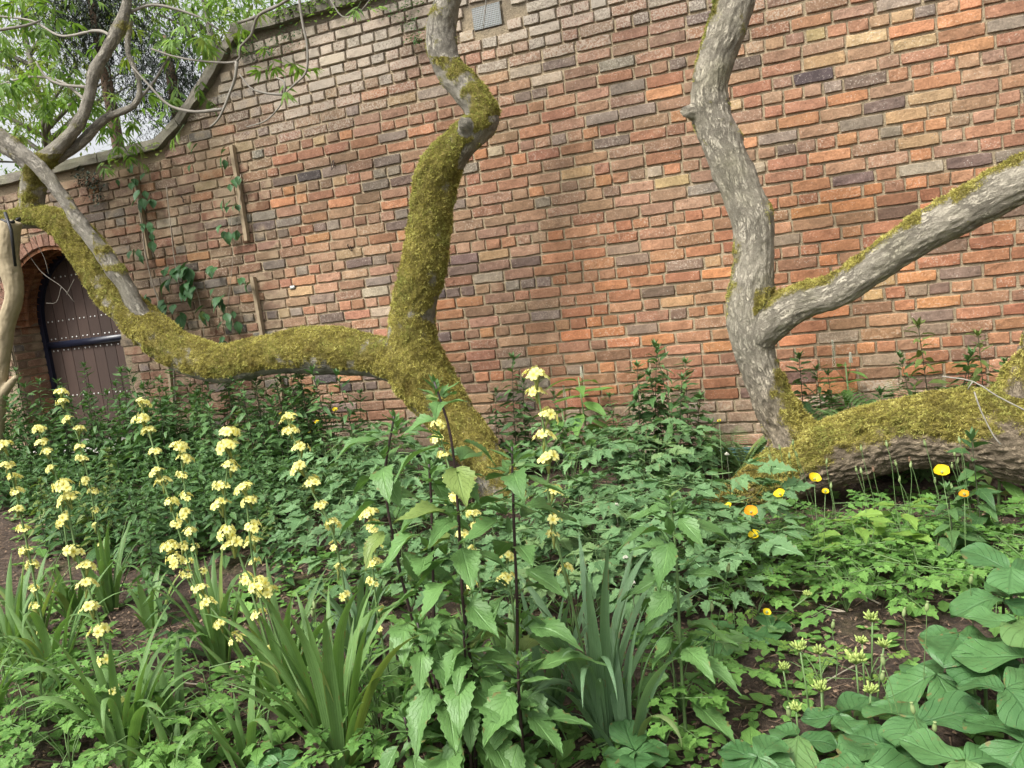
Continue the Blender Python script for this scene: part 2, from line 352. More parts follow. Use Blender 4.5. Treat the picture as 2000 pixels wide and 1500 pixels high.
M_pod = tint_mat('pod', (.13, .19, .07), (.27, .33, .13), .6)
M_podB = tint_mat('brown_pod', (.12, .07, .04), (.25, .15, .09), .7)
M_seed = tint_mat('primula_capsule', (.17, .24, .05), (.36, .44, .12), .6)
M_white = tint_mat('white_flower', (.45, .45, .33), (.75, .73, .62), .6)
M_plank = plank_mat(); M_frame = plain('navy_paint', (.008, .010, .022), .35, 0, .3); M_stud = plain('steel', (.55, .55, .52), .35, .8)
M_lath = plain('weathered_batten', (.26, .20, .125), .85, 0, .45, 25, .6); M_prop = plain('prop_wood', (.30, .245, .15), .8, 0, .35, 12, .6, .01)
M_black = plain('black_rubber', (.012, .012, .013), .5); M_iron = plain('rusty_iron', (.035, .022, .016), .8)
M_galv = plain('grille_metal', (.22, .23, .22), .5, .4); M_hole = plain('grille_void', (.01, .01, .01), .9)
M_teal = plain('teal_edging', (.16, .33, .33), .6, 0, .2, 8, .2); M_sill = plain('pale_stone_sill', (.50, .48, .44), .8)
M_label = plain('plant_label_plate', (.62, .62, .56), .6)

# ------------------------------------------------------------------ ground
def axis(lo, hi, step, far):
    a = list(np.arange(lo, hi, step)); b = []; d = step; x = a[-1]
    while x < far: d *= 1.35; x += d; b.append(x)
    c = []; d = step; x = a[0]
    while x > -far: d *= 1.35; x -= d; c.append(x)
    return np.array(c[::-1]+a+b)
gx = axis(-7.2, 2.4, .03, 400); gy = axis(.9, 5.3, .03, 400)
V = []
for y in gy:
    for x in gx:
        z = gz(x, y)
        if -7.3 < x < 2.5 and .8 < y < 5.4: z += .012*noise.noise((x*22, y*22, 7))+.006*noise.noise((x*60, y*60, 2))
        V.append((x, y, z))
nx = len(gx); G = Geo()
G.add(V, [(j*nx+i, j*nx+i+1, (j+1)*nx+i+1, (j+1)*nx+i) for j in range(len(gy)-1) for i in range(nx-1)])
tag(link('ground', G.mesh('ground', M_soil)), kind='structure')

# ------------------------------------------------------------------ brick wall
WY = 5.2
def wtop(x):
    """underside of the coping"""
    if x < -4.85: return CAMZ+1.33
    if x < -3.95: t = (x+4.85)/.9; return CAMZ+1.33+.66*t**1.25
    return CAMZ+1.985
DX0, DX1, DSP = -6.98, -5.66, CAMZ+.10          # door opening and its springing height
DC, DR = (DX0+DX1)/2, (DX1-DX0)/2
def in_door(x, z, pad=0.):
    if not (DX0-pad < x < DX1+pad): return False
    if z < DSP: return True
    return (x-DC)**2+(z-DSP)**2 < (DR+pad)**2
PAL = [((.345, .158, .082), 34), ((.360, .198, .112), 32), ((.285, .162, .095), 24), ((.47, .205, .080), 9), ((.41, .27, .12), 4),
       ((.185, .125, .100), 6), ((.095, .078, .076), 1.2), ((.245, .190, .145), 8), ((.36, .28, .20), 2)]
PC = np.array([p[0] for p in PAL]); PWT = np.array([p[1] for p in PAL], float)
def brick_color(x, z):
    w = PWT.copy()
    if x > -1.6 and z < 1.7: w[3] += 10; w[0] += 14
    if z < 1.25 and x > -4: w[3] += 6
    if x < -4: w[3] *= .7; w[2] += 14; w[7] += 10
    if z > 2.7 and x < -.6: w[3] *= .3; w[7] += 10; w[5] += 5
    c = PC[rng.choice(len(PC), p=w/w.sum())]; c = (c*.78+c.dot([.3, .6, .1])*.22*np.array([1.04, 1., .9]))*rng.uniform(.82, 1.16)*(1+rng.uniform(-.05, .05, 3))
    if x > -1.8 and z < 1.6: c = c*np.array([1.07, .96, .88])
    bloom = rng.uniform(-.1, .40)
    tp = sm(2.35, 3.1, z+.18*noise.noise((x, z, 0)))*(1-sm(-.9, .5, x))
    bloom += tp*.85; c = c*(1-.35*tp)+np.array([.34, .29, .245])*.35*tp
    sme = rng.uniform(-.1, .16)
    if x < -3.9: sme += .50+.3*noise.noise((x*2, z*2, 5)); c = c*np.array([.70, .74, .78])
    if z < .42+.05*noise.noise((x*3, 0, 0)): sme += .45; bloom += .35; c = c*.45+np.array([.35, .27, .20])*.55
    return c, bloom, sme
def brick_mesh(w, h, d=.06, x=0, z=0, proud=0):
    """front face in the XZ plane facing -Y, uneven edges, rounded arris"""
    nxx = 4 if w > .15 else 2; nz = 2; e = .0042
    V = []; amp = .0014
    wob = lambda a: a*rng.standard_normal()
    for j in range(nz+1):
        for i in range(nxx+1):
            fx, fz = i/nxx-.5, j/nz-.5
            edge_x = i in (0, nxx); edge_z = j in (0, nz)
            vx = fx*(w-2*e)+wob(amp); vz = fz*(h-2*e)+wob(amp*.9)
            vy = -proud+wob(.0008)
            if edge_x and edge_z: vx *= .985; vz *= .95; vy += .0015
            V.append((vx, vy, vz))
    ring = [i for i in range(nxx+1)]+[j*(nxx+1)+nxx for j in range(1, nz+1)]+[nz*(nxx+1)+i for i in range(nxx-1, -1, -1)]+[j*(nxx+1) for j in range(nz-1, 0, -1)]
    n0 = len(V)
    for r in ring:
        vx, vy, vz = V[r]; fx, fz = vx/(w/2-e), vz/(h/2-e)
        V.append((vx+(e if fx > .8 else -e if fx < -.8 else 0)*rng.uniform(.7, 1.1), -proud+.007, vz+(e if fz > .6 else -e if fz < -.6 else 0)*rng.uniform(.7, 1.1)))
    n1 = len(V)
    for k in range(len(ring)): V.append((V[n0+k][0], d, V[n0+k][2]))
    f = [(j*(nxx+1)+i, j*(nxx+1)+i+1, (j+1)*(nxx+1)+i+1, (j+1)*(nxx+1)+i) for j in range(nz) for i in range(nxx)]
    L = len(ring)
    f += [(ring[(k+1) % L], ring[k], n0+k, n0+(k+1) % L) for k in range(L)]
    f += [(n0+(k+1) % L, n0+k, n1+k, n1+(k+1) % L) for k in range(L)]
    return np.array(V), f
wall = thing('garden_wall', 'tall old red brick garden wall with a swooping stone coping behind the flower bed', 'wall', (-1, WY, 0))
def fin_brick(me, cols, blo, sme):
    a = me.attributes.new('col', 'FLOAT_COLOR', 'POINT'); a.data.foreach_set('color', np.hstack([cols, np.ones((len(cols), 1))]).astype(np.float32).ravel())
    for nme, arr in (('bloom', blo), ('smear', sme)):
        b = me.attributes.new(nme, 'FLOAT', 'POINT'); b.data.foreach_set('value', np.asarray(arr, np.float32))
bricks = []        # (area, centre, V, F, col, bloom, smear, rotation)
occl = []          # discs of pixels covered by limbs; filled below before sorting
k = 0; z = -.35
grille_box = (at(917, 20, WY), at(984, 40, WY))
gcx = (grille_box[0].x+grille_box[1].x)/2; gcz = at(950, 32, WY).z
while z < CAMZ+2.1:
    h = .075
    hdr = (k % 4 == 1) if z < 2.6 else (k % 2 == 1)
    x = -9.2+rng.uniform(0, .2)
    while x < 3.6:
        p_hdr = .95 if hdr else .10
        w = (.1125 if rng.random() < p_hdr else .2275)*rng.uniform(.95, 1.04)
        cx, cz = x+w/2, z+h/2+.012*noise.noise((x*.35, z*1.3, 2))
        x += w
        if cz+h*.5 > wtop(cx)-.004 or in_door(cx, cz, .115 if cz > DSP else w*.5-.02): continue
        if abs(cx-gcx) < .10+w*.35 and abs(cz-gcz) < .105: continue
        if not (DX1-.3 < cx < DX1+.5) and cz < gz(cx, WY)-.12: continue
        ww, hh = w-.0115*rng.uniform(.5, 1.4), h-.0110*rng.uniform(.7, 1.5)
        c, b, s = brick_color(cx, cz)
        pr = rng.uniform(.004, .011)+(.004 if z > 2.7 else 0)
        V, f = brick_mesh(ww, hh, .06, cx, cz, pr)
        a = rng.normal(0, .008)+.010*noise.noise((cx*.5, cz*2, 8)); ca, sa = math.cos(a), math.sin(a)
        V = V@np.array([[ca, 0, sa], [0, 1, 0], [-sa, 0, ca]])
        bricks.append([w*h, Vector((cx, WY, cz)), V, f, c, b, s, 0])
    z += h; k += 1
# reveal bricks of the doorway (left jamb, seen from the camera) and arch ring
def turned(V, R): return V@np.array(R).T
Rz = Matrix.Rotation(R_(90), 3, 'Z')      # front face turned to look along +X
z = .0; k = 0
while z < DSP:
    ys = [(.03, .2), (.22, .13)] if k % 2 else [(.03, .1), (.14, .2)]
    for y0, w in ys:
        for sx, xx in ((1, DX0), (-1, DX1)):
            V, f = brick_mesh(w, .063, .03, 0, 0, .004); V = turned(V, Rz if sx > 0 else Matrix.Rotation(R_(-90), 3, 'Z'))
            c = brick_color(xx, z)[0]*.85
            bricks.append([.001, Vector((xx, WY+y0+w/2, z+.037)), V, f, c, .1, .5, 1])
    z += .075; k += 1
na = 30
for i in range(na):
    a = math.pi*(i+.5)/na; c, s = math.cos(a), math.sin(a)
    V, f = brick_mesh(.068, .11, .07, 0, 0, .004)
    Rm = Matrix.Rotation(-(a-math.pi/2), 3, 'Y'); V = turned(V, Rm)
    bricks.append([.002, Vector((DC+(DR+.055)*c, WY, DSP+(DR+.055)*s)), V, f, np.array([.25, .14, .10])*rng.uniform(.65, 1.15), .2, .1, 1])
    for y0, w in ((.02, .18), (.21, .16)):      # soffit of the arch
        V, f = brick_mesh(.066, w, .03, 0, 0, .004)
        V = turned(V, Matrix.Rotation(-(a-math.pi/2), 3, 'Y') @ Matrix.Rotation(R_(-90), 3, 'X'))
        bricks.append([.001, Vector((DC+DR*c, WY+y0+w/2, DSP+DR*s)), V, f, np.array([.40, .19, .10])*rng.uniform(.7, 1.1), .2, .2, 1])

# ------------------------------------------------------------------ limbs (pixel tables give direction; each has its own real distance)
def limb(rows):
    out = []
    for px, py, r, Y in rows:
        p = at(px, py, Y); out.append((*p, r*depth(p)/F))
    return out
L_main = [(1012, 1045, 62, 4.30), (982, 965, 47, 4.34), (935, 885, 42, 4.40), (872, 800, 48, 4.46), (814, 715, 58, 4.48), (806, 620, 45, 4.48), (828, 520, 41, 4.48), (843, 420, 40, 4.48), (857, 335, 42, 4.48),
          (903, 275, 33, 4.47), (944, 232, 31, 4.46), (918, 185, 31, 4.46), (873, 125, 29, 4.46), (862, 60, 28, 4.46), (877, -10, 26, 4.46), (890, -120, 26, 4.46)]
L_left = [(825, 720, 46, 4.48), (720, 694, 42, 4.48), (620, 686, 47, 4.46), (520, 696, 38, 4.44), (430, 711, 38, 4.42), (352, 688, 39, 4.40), (290, 640, 38, 4.40), (236, 590, 36, 4.40), (192, 528, 36, 4.40), (150, 462, 32, 4.40),
          (95, 428, 22, 4.40), (30, 430, 20, 4.38), (-40, 440, 20, 4.36), (-140, 455, 20, 4.34)]
L_bare = [(345, 680, 10, 4.41), (308, 648, 14, 4.39), (276, 610, 15, 4.35), (240, 552, 17, 4.32), (203, 498, 18, 4.30), (160, 440, 14, 4.28), (124, 388, 12, 4.26), (85, 335, 14, 4.24), (30, 287, 13, 4.22), (-40, 235, 13, 4.2), (-120, 180, 13, 4.2)]
L_up = [(62, 425, 20, 4.42), (64, 380, 24, 4.44), (70, 335, 20, 4.46), (105, 297, 15, 4.5), (145, 255, 13, 4.55), (172, 200, 12, 4.6), (186, 140, 13, 4.62), (222, 75, 12, 4.65), (246, 15, 10, 4.7), (250, -60, 10, 4.7)]
L_up2 = [(85, 320, 13, 4.5), (150, 285, 11, 4.6), (205, 232, 9, 4.7), (262, 205, 7, 4.75), (272, 160, 6, 4.8), (250, 100, 5, 4.85), (255, 40, 4, 4.9)]
L_stub = [(915, 262, 17, 4.44), (905, 240, 14, 4.34), (903, 236, 11, 4.32)]
L_up3 = [(70, 330, 20, 4.5), (20, 290, 16, 4.6), (-60, 270, 14, 4.6)]
R_log = [(1372, 1000, 16, 4.30), (1440, 965, 34, 4.26), (1530, 925, 56, 4.22), (1640, 882, 66, 4.18), (1760, 850, 70, 4.14), (1880, 842, 78, 4.08), (1990, 850, 96, 4.02), (2120, 860, 104, 3.96), (2260, 880, 96, 3.93)]
R_limb = [(1575, 895, 60, 4.24), (1535, 835, 44, 4.27), (1492, 745, 37, 4.28), (1468, 660, 44, 4.28), (1466, 590, 44, 4.28), (1474, 505, 38, 4.28), (1468, 430, 40, 4.28), (1437, 350, 40, 4.28), (1404, 270, 37, 4.28),
          (1384, 200, 36, 4.28), (1394, 130, 37, 4.28), (1418, 60, 38, 4.28), (1440, -10, 36, 4.28), (1460, -120, 34, 4.28)]
R_side = [(1462, 690, 36, 4.28), (1496, 636, 43, 4.27), (1560, 592, 36, 4.24), (1640, 566, 34, 4.20), (1720, 512, 37, 4.16), (1800, 458, 39, 4.12), (1880, 412, 41, 4.08), (1960, 370, 45, 4.04), (2050, 325, 46, 4.0), (2200, 240, 46, 3.95)]
R_stub = [(1385, 222, 24, 4.28), (1345, 219, 13, 4.22), (1338, 219, 13, 4.20)]
R_rise = [(2010, 850, 90, 4.04), (2018, 760, 62, 4.05), (2045, 680, 48, 4.06), (2090, 560, 45, 4.06)]
for L in (L_main, L_left, L_bare, L_up, R_limb, R_side, R_log):
    for p in spline([(r[0], r[1], 0, r[2]) for r in L], 12): occl.append(p)
occl = np.array(occl)
def vis_area(b):
    px, py = proj(b[1])
    if not (8 < px < 1992 and 5 < py < 790) or b[7]: return 0
    if np.any((occl[:, 0]-px)**2+(occl[:, 1]-py)**2 < (occl[:, 3]+6)**2): return 0
    d = depth(b[1]); return b[0]*F*F/d/d
order = sorted(range(len(bricks)), key=lambda i: -vis_area(bricks[i]))
WM = wall.location
rest = Geo(); rc, rb, rs = [], [], []
for n, i in enumerate(order):
    a, cen, V, f, col, b, s, _ = bricks[i]
    if n < 298:
        g = Geo(); g.add(V, f); me = g.mesh('brick', M_brick, smooth=False)
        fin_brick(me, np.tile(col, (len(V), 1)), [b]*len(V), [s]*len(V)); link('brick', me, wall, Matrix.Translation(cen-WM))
    else:
        rest.add(V+np.array(cen-WM), f); rc.append(np.tile(col, (len(V), 1))); rb += [b]*len(V); rs += [s]*len(V)
me = rest.mesh('small_bricks', M_brick, smooth=False); fin_brick(me, np.concatenate(rc), rb, rs)
tag(link('brick_courses', me, wall), kind='stuff')
# mortar body
g = Geo(); xs = np.arange(-9.3, 3.61, .03); V = []; f = []
zs = np.arange(-.4, CAMZ+2.01, .03); ix = {}
for j, zz in enumerate(zs):
    for i, xx in enumerate(xs):
        ix[i, j] = len(V); V.append((xx+1, .0055+.0035*noise.noise((xx*30, zz*30, 0))-.003*noise.noise((xx*90, zz*90, 3)), zz))
for j in range(len(zs)-1):
    for i in range(len(xs)-1):
        xm, zm = xs[i]+.015, zs[j]+.015
        if zm > wtop(xm)+.02 or in_door(xm, zm, .02): continue
        if abs(xm-gcx) < .105 and abs(zm-gcz) < .075: continue
        f.append((ix[i, j], ix[i+1, j], ix[i+1, j+1], ix[i, j+1]))
g.add(V, f)
def box(g, x0, x1, y0, y1, z0, z1, tint=.5, mat=0):
    v = [(x, y, z) for z in (z0, z1) for y in (y0, y1) for x in (x0, x1)]
    g.add(v, [(0, 2, 3, 1), (4, 5, 7, 6), (0, 1, 5, 4), (2, 6, 7, 3), (0, 4, 6, 2), (1, 3, 7, 5)], None, tint, mat)
# core of the wall behind the face
box(g, -8.3, DX0-.004+1, .02, .34, -.4, CAMZ+1.325)
for x0, x1 in [(DX1+.004, -4.85)]: box(g, x0+1, x1+1, .02, .34, -.4, CAMZ+1.325)
box(g, DX0+1, DX1+1, .02, .34, DSP+DR+.02, CAMZ+1.325)
for i in range(20):      # spandrels over the arch, stepped behind the ring
    x0 = DX0+i*(DX1-DX0)/20; x1 = x0+(DX1-DX0)/20; xm = x0 if abs(x0-DC) < abs(x1-DC) else x1
    zt = DSP+math.sqrt(max(0, DR**2-(xm-DC)**2))+.012
    if zt < DSP+DR+.018: box(g, x0+1.001, x1+.999, .022, .338, zt, DSP+DR+.02)
for i in range(6): 
    x0 = -4.85+i*.15; box(g, x0+1, x0+1.15, .02, .34, -.4, wtop(x0)-.005)
box(g, -2.95, 4.6, .02, .34, -.4, CAMZ+1.98)
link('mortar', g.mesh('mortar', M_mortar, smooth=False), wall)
# coping stones
def slab(x0, z0, x1, z1, th=.082):
    g = Geo(); n = 6; V = []; dx, dz = x1-x0, z1-z0; L = math.hypot(dx, dz); nxn, nzn = -dz/L, dx/L
    prof = [(-.055, 0), (-.058, th*.5), (-.05, th*.93), (-.02, th*1.05), (.37, th*1.1), (.40, 0)]
    for i in range(n+1):
        t = i/n
        if i == 0: t += .006/L
        if i == n: t -= .006/L
        for (py, pz) in prof:
            pz2 = pz+rng.normal(0, .003); V.append((x0+dx*t+nxn*pz2+1, py+rng.normal(0, .003), z0+dz*t+nzn*pz2))
    m = len(prof); f = [(i*m+k, (i+1)*m+k, (i+1)*m+(k+1) % m, i*m+(k+1) % m) for i in range(n) for k in range(m)]
    f += [tuple(range(m)), tuple(n*m+k for k in range(m))[::-1]]
    g.add(V, [tuple(q[::-1]) for q in f]); return g.mesh('coping_stone', M_stone, smooth=False)
xx = -9.2
while xx < -4.9: link('coping_stone', slab(xx, wtop(xx), min(xx+.62, -4.86), wtop(xx)), wall); xx += .62
xs_ = [-4.86, -4.6, -4.33, -4.06, -3.93]
for a, b in zip(xs_[:-1], xs_[1:]): link('coping_stone', slab(a, wtop(a), b, wtop(b)), wall)
xx = -3.99
while xx < 3.4: link('coping_stone', slab(xx, wtop(-2), xx+.7, wtop(-2), .095), wall); xx += .7

# ------------------------------------------------------------------ things fixed to the wall
gr = thing('vent_grille', 'perforated metal ventilation grille set in the brickwork near the top of the wall', 'vent', (gcx, WY, gcz))
g = Geo(); gw, gh = .098, .068
box(g, -gw, gw, .03, .05, -gh, gh); link('vent_back', g.mesh('vent_back', M_hole), gr)
g = Geo(); nxh, nzh = 17, 11; cw, ch = 2*gw/nxh, 2*gh/nzh
for j in range(nzh):
    for i in range(nxh):
        cx, cz = -gw+(i+.5)*cw, -gh+(j+.5)*ch; rr = .36*min(cw, ch)
        sq = [(cx-cw/2, cz-ch/2), (cx, cz-ch/2), (cx+cw/2, cz-ch/2), (cx+cw/2, cz), (cx+cw/2, cz+ch/2), (cx, cz+ch/2), (cx-cw/2, cz+ch/2), (cx-cw/2, cz)]
        an = [225, 270, 315, 0, 45, 90, 135, 180]
        V = [(a, -.002, b) for a, b in sq]+[(cx+rr*math.cos(R_(q)), -.002, cz+rr*math.sin(R_(q))) for q in an]+[(cx+rr*math.cos(R_(q)), .004, cz+rr*math.sin(R_(q))) for q in an]
        g.add(V, [(q, (q+1) % 8, 8+(q+1) % 8, 8+q) for q in range(8)]+[(8+q, 8+(q+1) % 8, 16+(q+1) % 8, 16+q) for q in range(8)])
link('perforated_plate', g.mesh('perforated_plate', M_galv, smooth=False), gr)
def ring_eye(px, py, r, label):
    p = at(px, py, WY-.03); g = Geo(); a0 = rng.uniform(0, 6)
    tube(g, [(r*math.cos(t+a0)*.45, -.01-.02*math.cos(t), r*math.sin(t+a0), .0035) for t in np.linspace(0, 5.4, 14)], 6)
    tube(g, [(0, .04, 0, .003), (0, -.01, 0, .003)], 6)
    o = link('wall_ring', g.mesh('wall_ring', M_iron)); o.location = p; tag(o, label, 'wall ring', 'old iron training rings on the wall')
ring_eye(651, 323, .035, 'larger rusty iron ring hanging on the wall left of the mossy trunk near its elbow')
ring_eye(685, 484, .024, 'small rusty iron ring on the wall just left of the upright mossy trunk')
ring_eye(358, 389, .026, 'rusty iron hook on the wall between the two climbing plant battens')
p = at(571, 561, WY-.016); lb = thing('plant_label', 'small pale rectangular plant label fixed to the bricks left of the trunk', 'label', p)
g = Geo(); box(g, -.024, .024, 0, .004, -.015, .015); link('label_frame', g.mesh('label_frame', M_iron), lb)
g = Geo(); box(g, -.020, .020, -.002, -.0005, -.011, .011); link('label_plate', g.mesh('label_plate', M_label), lb)
def batten(pts, w, label):
    a = at(*pts[0], WY-.035); b = at(*pts[1], WY-.035); g = Geo(); n = 14; V = []
    for i in range(n+1):
        t = i/n; c = a.lerp(b, t)-a; j = rng.normal(0, .0012, 2)
        V += [(c.x-w/2+j[0], -.012, c.z), (c.x+w/2+j[1], -.012, c.z), (c.x+w/2+j[1], .022, c.z), (c.x-w/2+j[0], .022, c.z)]
    f = [(i*4+k, i*4+(k+1) % 4, (i+1)*4+(k+1) % 4, (i+1)*4+k) for i in range(n) for k in range(4)]+[(3, 2, 1, 0), tuple(n*4+k for k in range(4))]
    g.add(V, f); o = link('trellis_batten', g.mesh('trellis_batten', M_lath, smooth=False)); o.location = a
    tag(o, label, 'batten', 'weathered wooden battens on the wall')
batten([(452, 284), (482, 470)], .032, 'upper right weathered batten on the wall, the widest and nearest the tall brickwork')
batten([(493, 541), (512, 655)], .030, 'lower right weathered batten on the wall, ending above the mossy branch')
batten([(264, 345), (291, 506)], .026, 'left weathered batten on the wall with climber leaves over it')
batten([(309, 570), (340, 800)], .026, 'batten on the wall partly behind the mossy branch right of the door')
batten([(546, 735), (552, 790)], .026, 'short piece of batten showing just under the mossy branch')

# door
DY = WY+.36
door = thing('arched_door', 'dark brown arched plank door with rows of steel studs and navy frame in the wall', 'door', (DC, DY, 0))
def halfh(x, r): return math.sqrt(max(0, r*r-x*x))
gb = gz(DC, WY)-.02; npl = 9; pw = 2*(DR-.045)/npl
for i in range(npl):
    x0 = -(DR-.045)+i*pw+.003; x1 = x0+pw-.006; n = 6
    V = []; tops = [(x0+(x1-x0)*q/n, DSP+halfh(x0+(x1-x0)*q/n, DR-.04)) for q in range(n+1)]
    pts = [(x0, gb), (x1, gb)]+tops[::-1]
    m = len(pts); V = [(a, 0, b) for a, b in pts]+[(a, .03, b) for a, b in pts]
    g = Geo(); g.add(V, [tuple(range(m)), tuple(range(2*m-1, m-1, -1))]+[((q+1) % m, q, m+q, m+(q+1) % m) for q in range(m)])
    link('door_board', g.mesh('door_board', M_plank, smooth=False), door)
g = Geo(); r0, r1 = DR-.052, DR+.01; prof = []
path = [(-1, gb)]+[(-math.cos(t), math.sin(t)) for t in np.linspace(0, math.pi, 34)]+[(1, gb)]
V = []
for q, (c, s) in enumerate(path):
    for r in (r0, r1):
        for y in (-.035, .03):
            V.append((c*r, y, gb if q in (0, len(path)-1) else DSP+s*r))
f = []
for q in range(len(path)-1):
    a, b = q*4, (q+1)*4
    f += [(a, b, b+2, a+2), (a+1, a+3, b+3, b+1), (a, a+1, b+1, b), (a+2, b+2, b+3, a+3)]
g.add(V, f); link('door_frame', g.mesh('door_frame', M_frame, smooth=False), door)
rz_ = at(160, 668, DY).z
g = Geo(); box(g, -DR+.05, DR-.05, -.03, -.001, rz_-.03, rz_+.03); link('cross_rail', g.mesh('cross_rail', M_frame), door)
gs = Geo(); gs.add([(0, -.006, 0)]+[(.0075*math.cos(t), -.003, .0075*math.sin(t)) for t in np.arange(8)*math.pi/4]+[(.0085*math.cos(t), 0, .0085*math.sin(t)) for t in np.arange(8)*math.pi/4],
    [(0, 1+(q+1) % 8, 1+q) for q in range(8)]+[(1+q, 1+(q+1) % 8, 9+(q+1) % 8, 9+q) for q in range(8)])
ms_ = gs.mesh('stud', M_stud)
for zr in (at(160, 668, DY).z+.055, at(160, 668, DY).z-.055, at(130, 625, DY).z, at(170, 770, DY).z, DSP+.42):
    for i in range(npl):
        for dx in (.3, .7):
            x = -(DR-.045)+(i+dx)*pw
            if zr < DSP+halfh(x, DR-.07): link('stud', ms_, door, Matrix.Translation((x, -.001, zr)))
g = Geo(); box(g, DX0+.01, DX1-.01, WY-.12, WY+.35, gz(DC, WY)-.1, gz(DC, WY)+.035)
tag(link('door_sill', g.mesh('door_sill', M_sill)), 'pale stone sill at the foot of the arched door', 'sill')

# pipe and teal edging along the foot of the wall
g = Geo(); pp = [(x, WY-.10+.01*math.sin(x*3), gz(x, WY)+.045+.01*math.sin(x*2.3), .022) for x in np.arange(-4.3, 2.2, .08)]
tube(g, pp, 10); tag(link('black_pipe', g.mesh('black_pipe', M_black)), 'black plastic pipe lying along the foot of the brick wall', 'pipe')
a = at(1385, 890, WY-.2); b = at(1510, 888, WY-.2); g = Geo(); zc = a.z
for i in range(4): box(g, a.x, b.x, WY-.2, WY-.185, zc-.045+i*.0225, zc-.045+i*.0225+.0205)
tag(link('teal_board', g.mesh('teal_board', M_teal)), 'low teal ribbed plastic edging board at the wall foot left of the big log', 'edging')

# ------------------------------------------------------------------ trees: remeshed limbs with straightened bark coordinates
dg = None
def remeshed(limbs, voxel, seg=20, it=26):
    g = Geo()
    for L in limbs: tube(g, spline(L, .03), seg)
    me = g.mesh('tmp', M_stone); o = link('tmp', me)
    m = o.modifiers.new('r', 'REMESH'); m.mode = 'VOXEL'; m.voxel_size = voxel
    s = o.modifiers.new('s', 'SMOOTH'); s.factor = .6; s.iterations = it
    bpy.context.view_layer.update(); ev = o.evaluated_get(bpy.context.evaluated_depsgraph_get())
    out = bpy.data.meshes.new_from_object(ev); bpy.data.objects.remove(o); return out
def dress(me, limbs, mossf, roughf, mat, fis=.004, lump=.012):
    """displace, and write straight / moss / rough attributes"""
    n = len(me.vertices); co = np.empty(n*3, np.float32); me.vertices.foreach_get('co', co); co = co.reshape(-1, 3).astype(float)
    no = np.empty(n*3, np.float32); me.vertices.foreach_get('normal', no); no = no.reshape(-1, 3).astype(float)
    best = np.full(n, 1e9); st = np.zeros((n, 3)); off = 0.; which = np.zeros(n, int); sv = np.zeros(n)
    for li, L in enumerate(limbs):
        P = spline(L, .03); T = np.gradient(P[:, :3], axis=0); T /= np.linalg.norm(T, axis=1)[:, None]
        s = np.concatenate(([0], np.cumsum(np.linalg.norm(np.diff(P[:, :3], axis=0), axis=1))))
        x = np.cross(T[0], (0, 1, 0.1)); X = []
        for t in T: x = x-t*x.dot(t); x /= np.linalg.norm(x); X.append(x.copy())
        X = np.array(X); Yv = np.cross(T, X)
        for a in range(0, n, 8000):
            d = co[a:a+8000, None]-P[None, :, :3]; dd = (d**2).sum(2)-P[None, :, 3]**2; j = dd.argmin(1); r = np.arange(len(j))
            v = dd[r, j]; dj = d[r, j]
            ok = v < best[a:a+8000]; idx = np.nonzero(ok)[0]
            best[a+idx] = v[idx]; which[a+idx] = li; sv[a+idx] = s[j[idx]]/s[-1]
            al = (dj*T[j]).sum(1)
            st[a+idx, 0] = (s[j]+al)[idx]+off; st[a+idx, 1] = (dj*X[j]).sum(1)[idx]; st[a+idx, 2] = (dj*Yv[j]).sum(1)[idx]
        off += 11.3
    moss = np.zeros(n); rough = np.zeros(n)
    for i in range(n):
        p = co[i]; q = st[i]
        big = noise.noise((p[0]*3.1, p[1]*3.1, p[2]*3.1)); md = noise.noise((p[0]*11, p[1]*11, p[2]*11))
        px, py = proj(p)
        fi = noise.noise((p[0]*30, p[1]*30, p[2]*30)); m_ = mossf(which[i], sv[i], no[i], px, py)+.50*big+.42*md+.22*fi
        moss[i] = min(1, max(0, m_)); rough[i] = roughf(which[i], sv[i], px, py)
        fz = noise.noise((q[0]*11, q[1]*42, q[2]*42)); fz2 = noise.noise((q[0]*30, q[1]*75, q[2]*75))
        d = lump*big+lump*.5*md+fis*(1+2.2*rough[i])*(-abs(fz)*1.6+fz2*.5)+moss[i]*(.006+.010*noise.noise((p[0]*24, p[1]*24, p[2]*24))+.005*noise.noise((p[0]*55, p[1]*55, p[2]*55)))
        co[i] = p+no[i]*d
    me.vertices.foreach_set('co', co.astype(np.float32).ravel())
    for nm, ty, arr in (('moss', 'FLOAT', moss), ('rough', 'FLOAT', rough), ('straight', 'FLOAT_VECTOR', st)):
        a = me.attributes.new(nm, ty, 'POINT'); a.data.foreach_set('vector' if ty == 'FLOAT_VECTOR' else 'value', arr.astype(np.float32).ravel())
    me.materials.clear(); me.materials.append(mat); me.polygons.foreach_set('use_smooth', np.ones(len(me.polygons), bool)); me.update()
    return moss
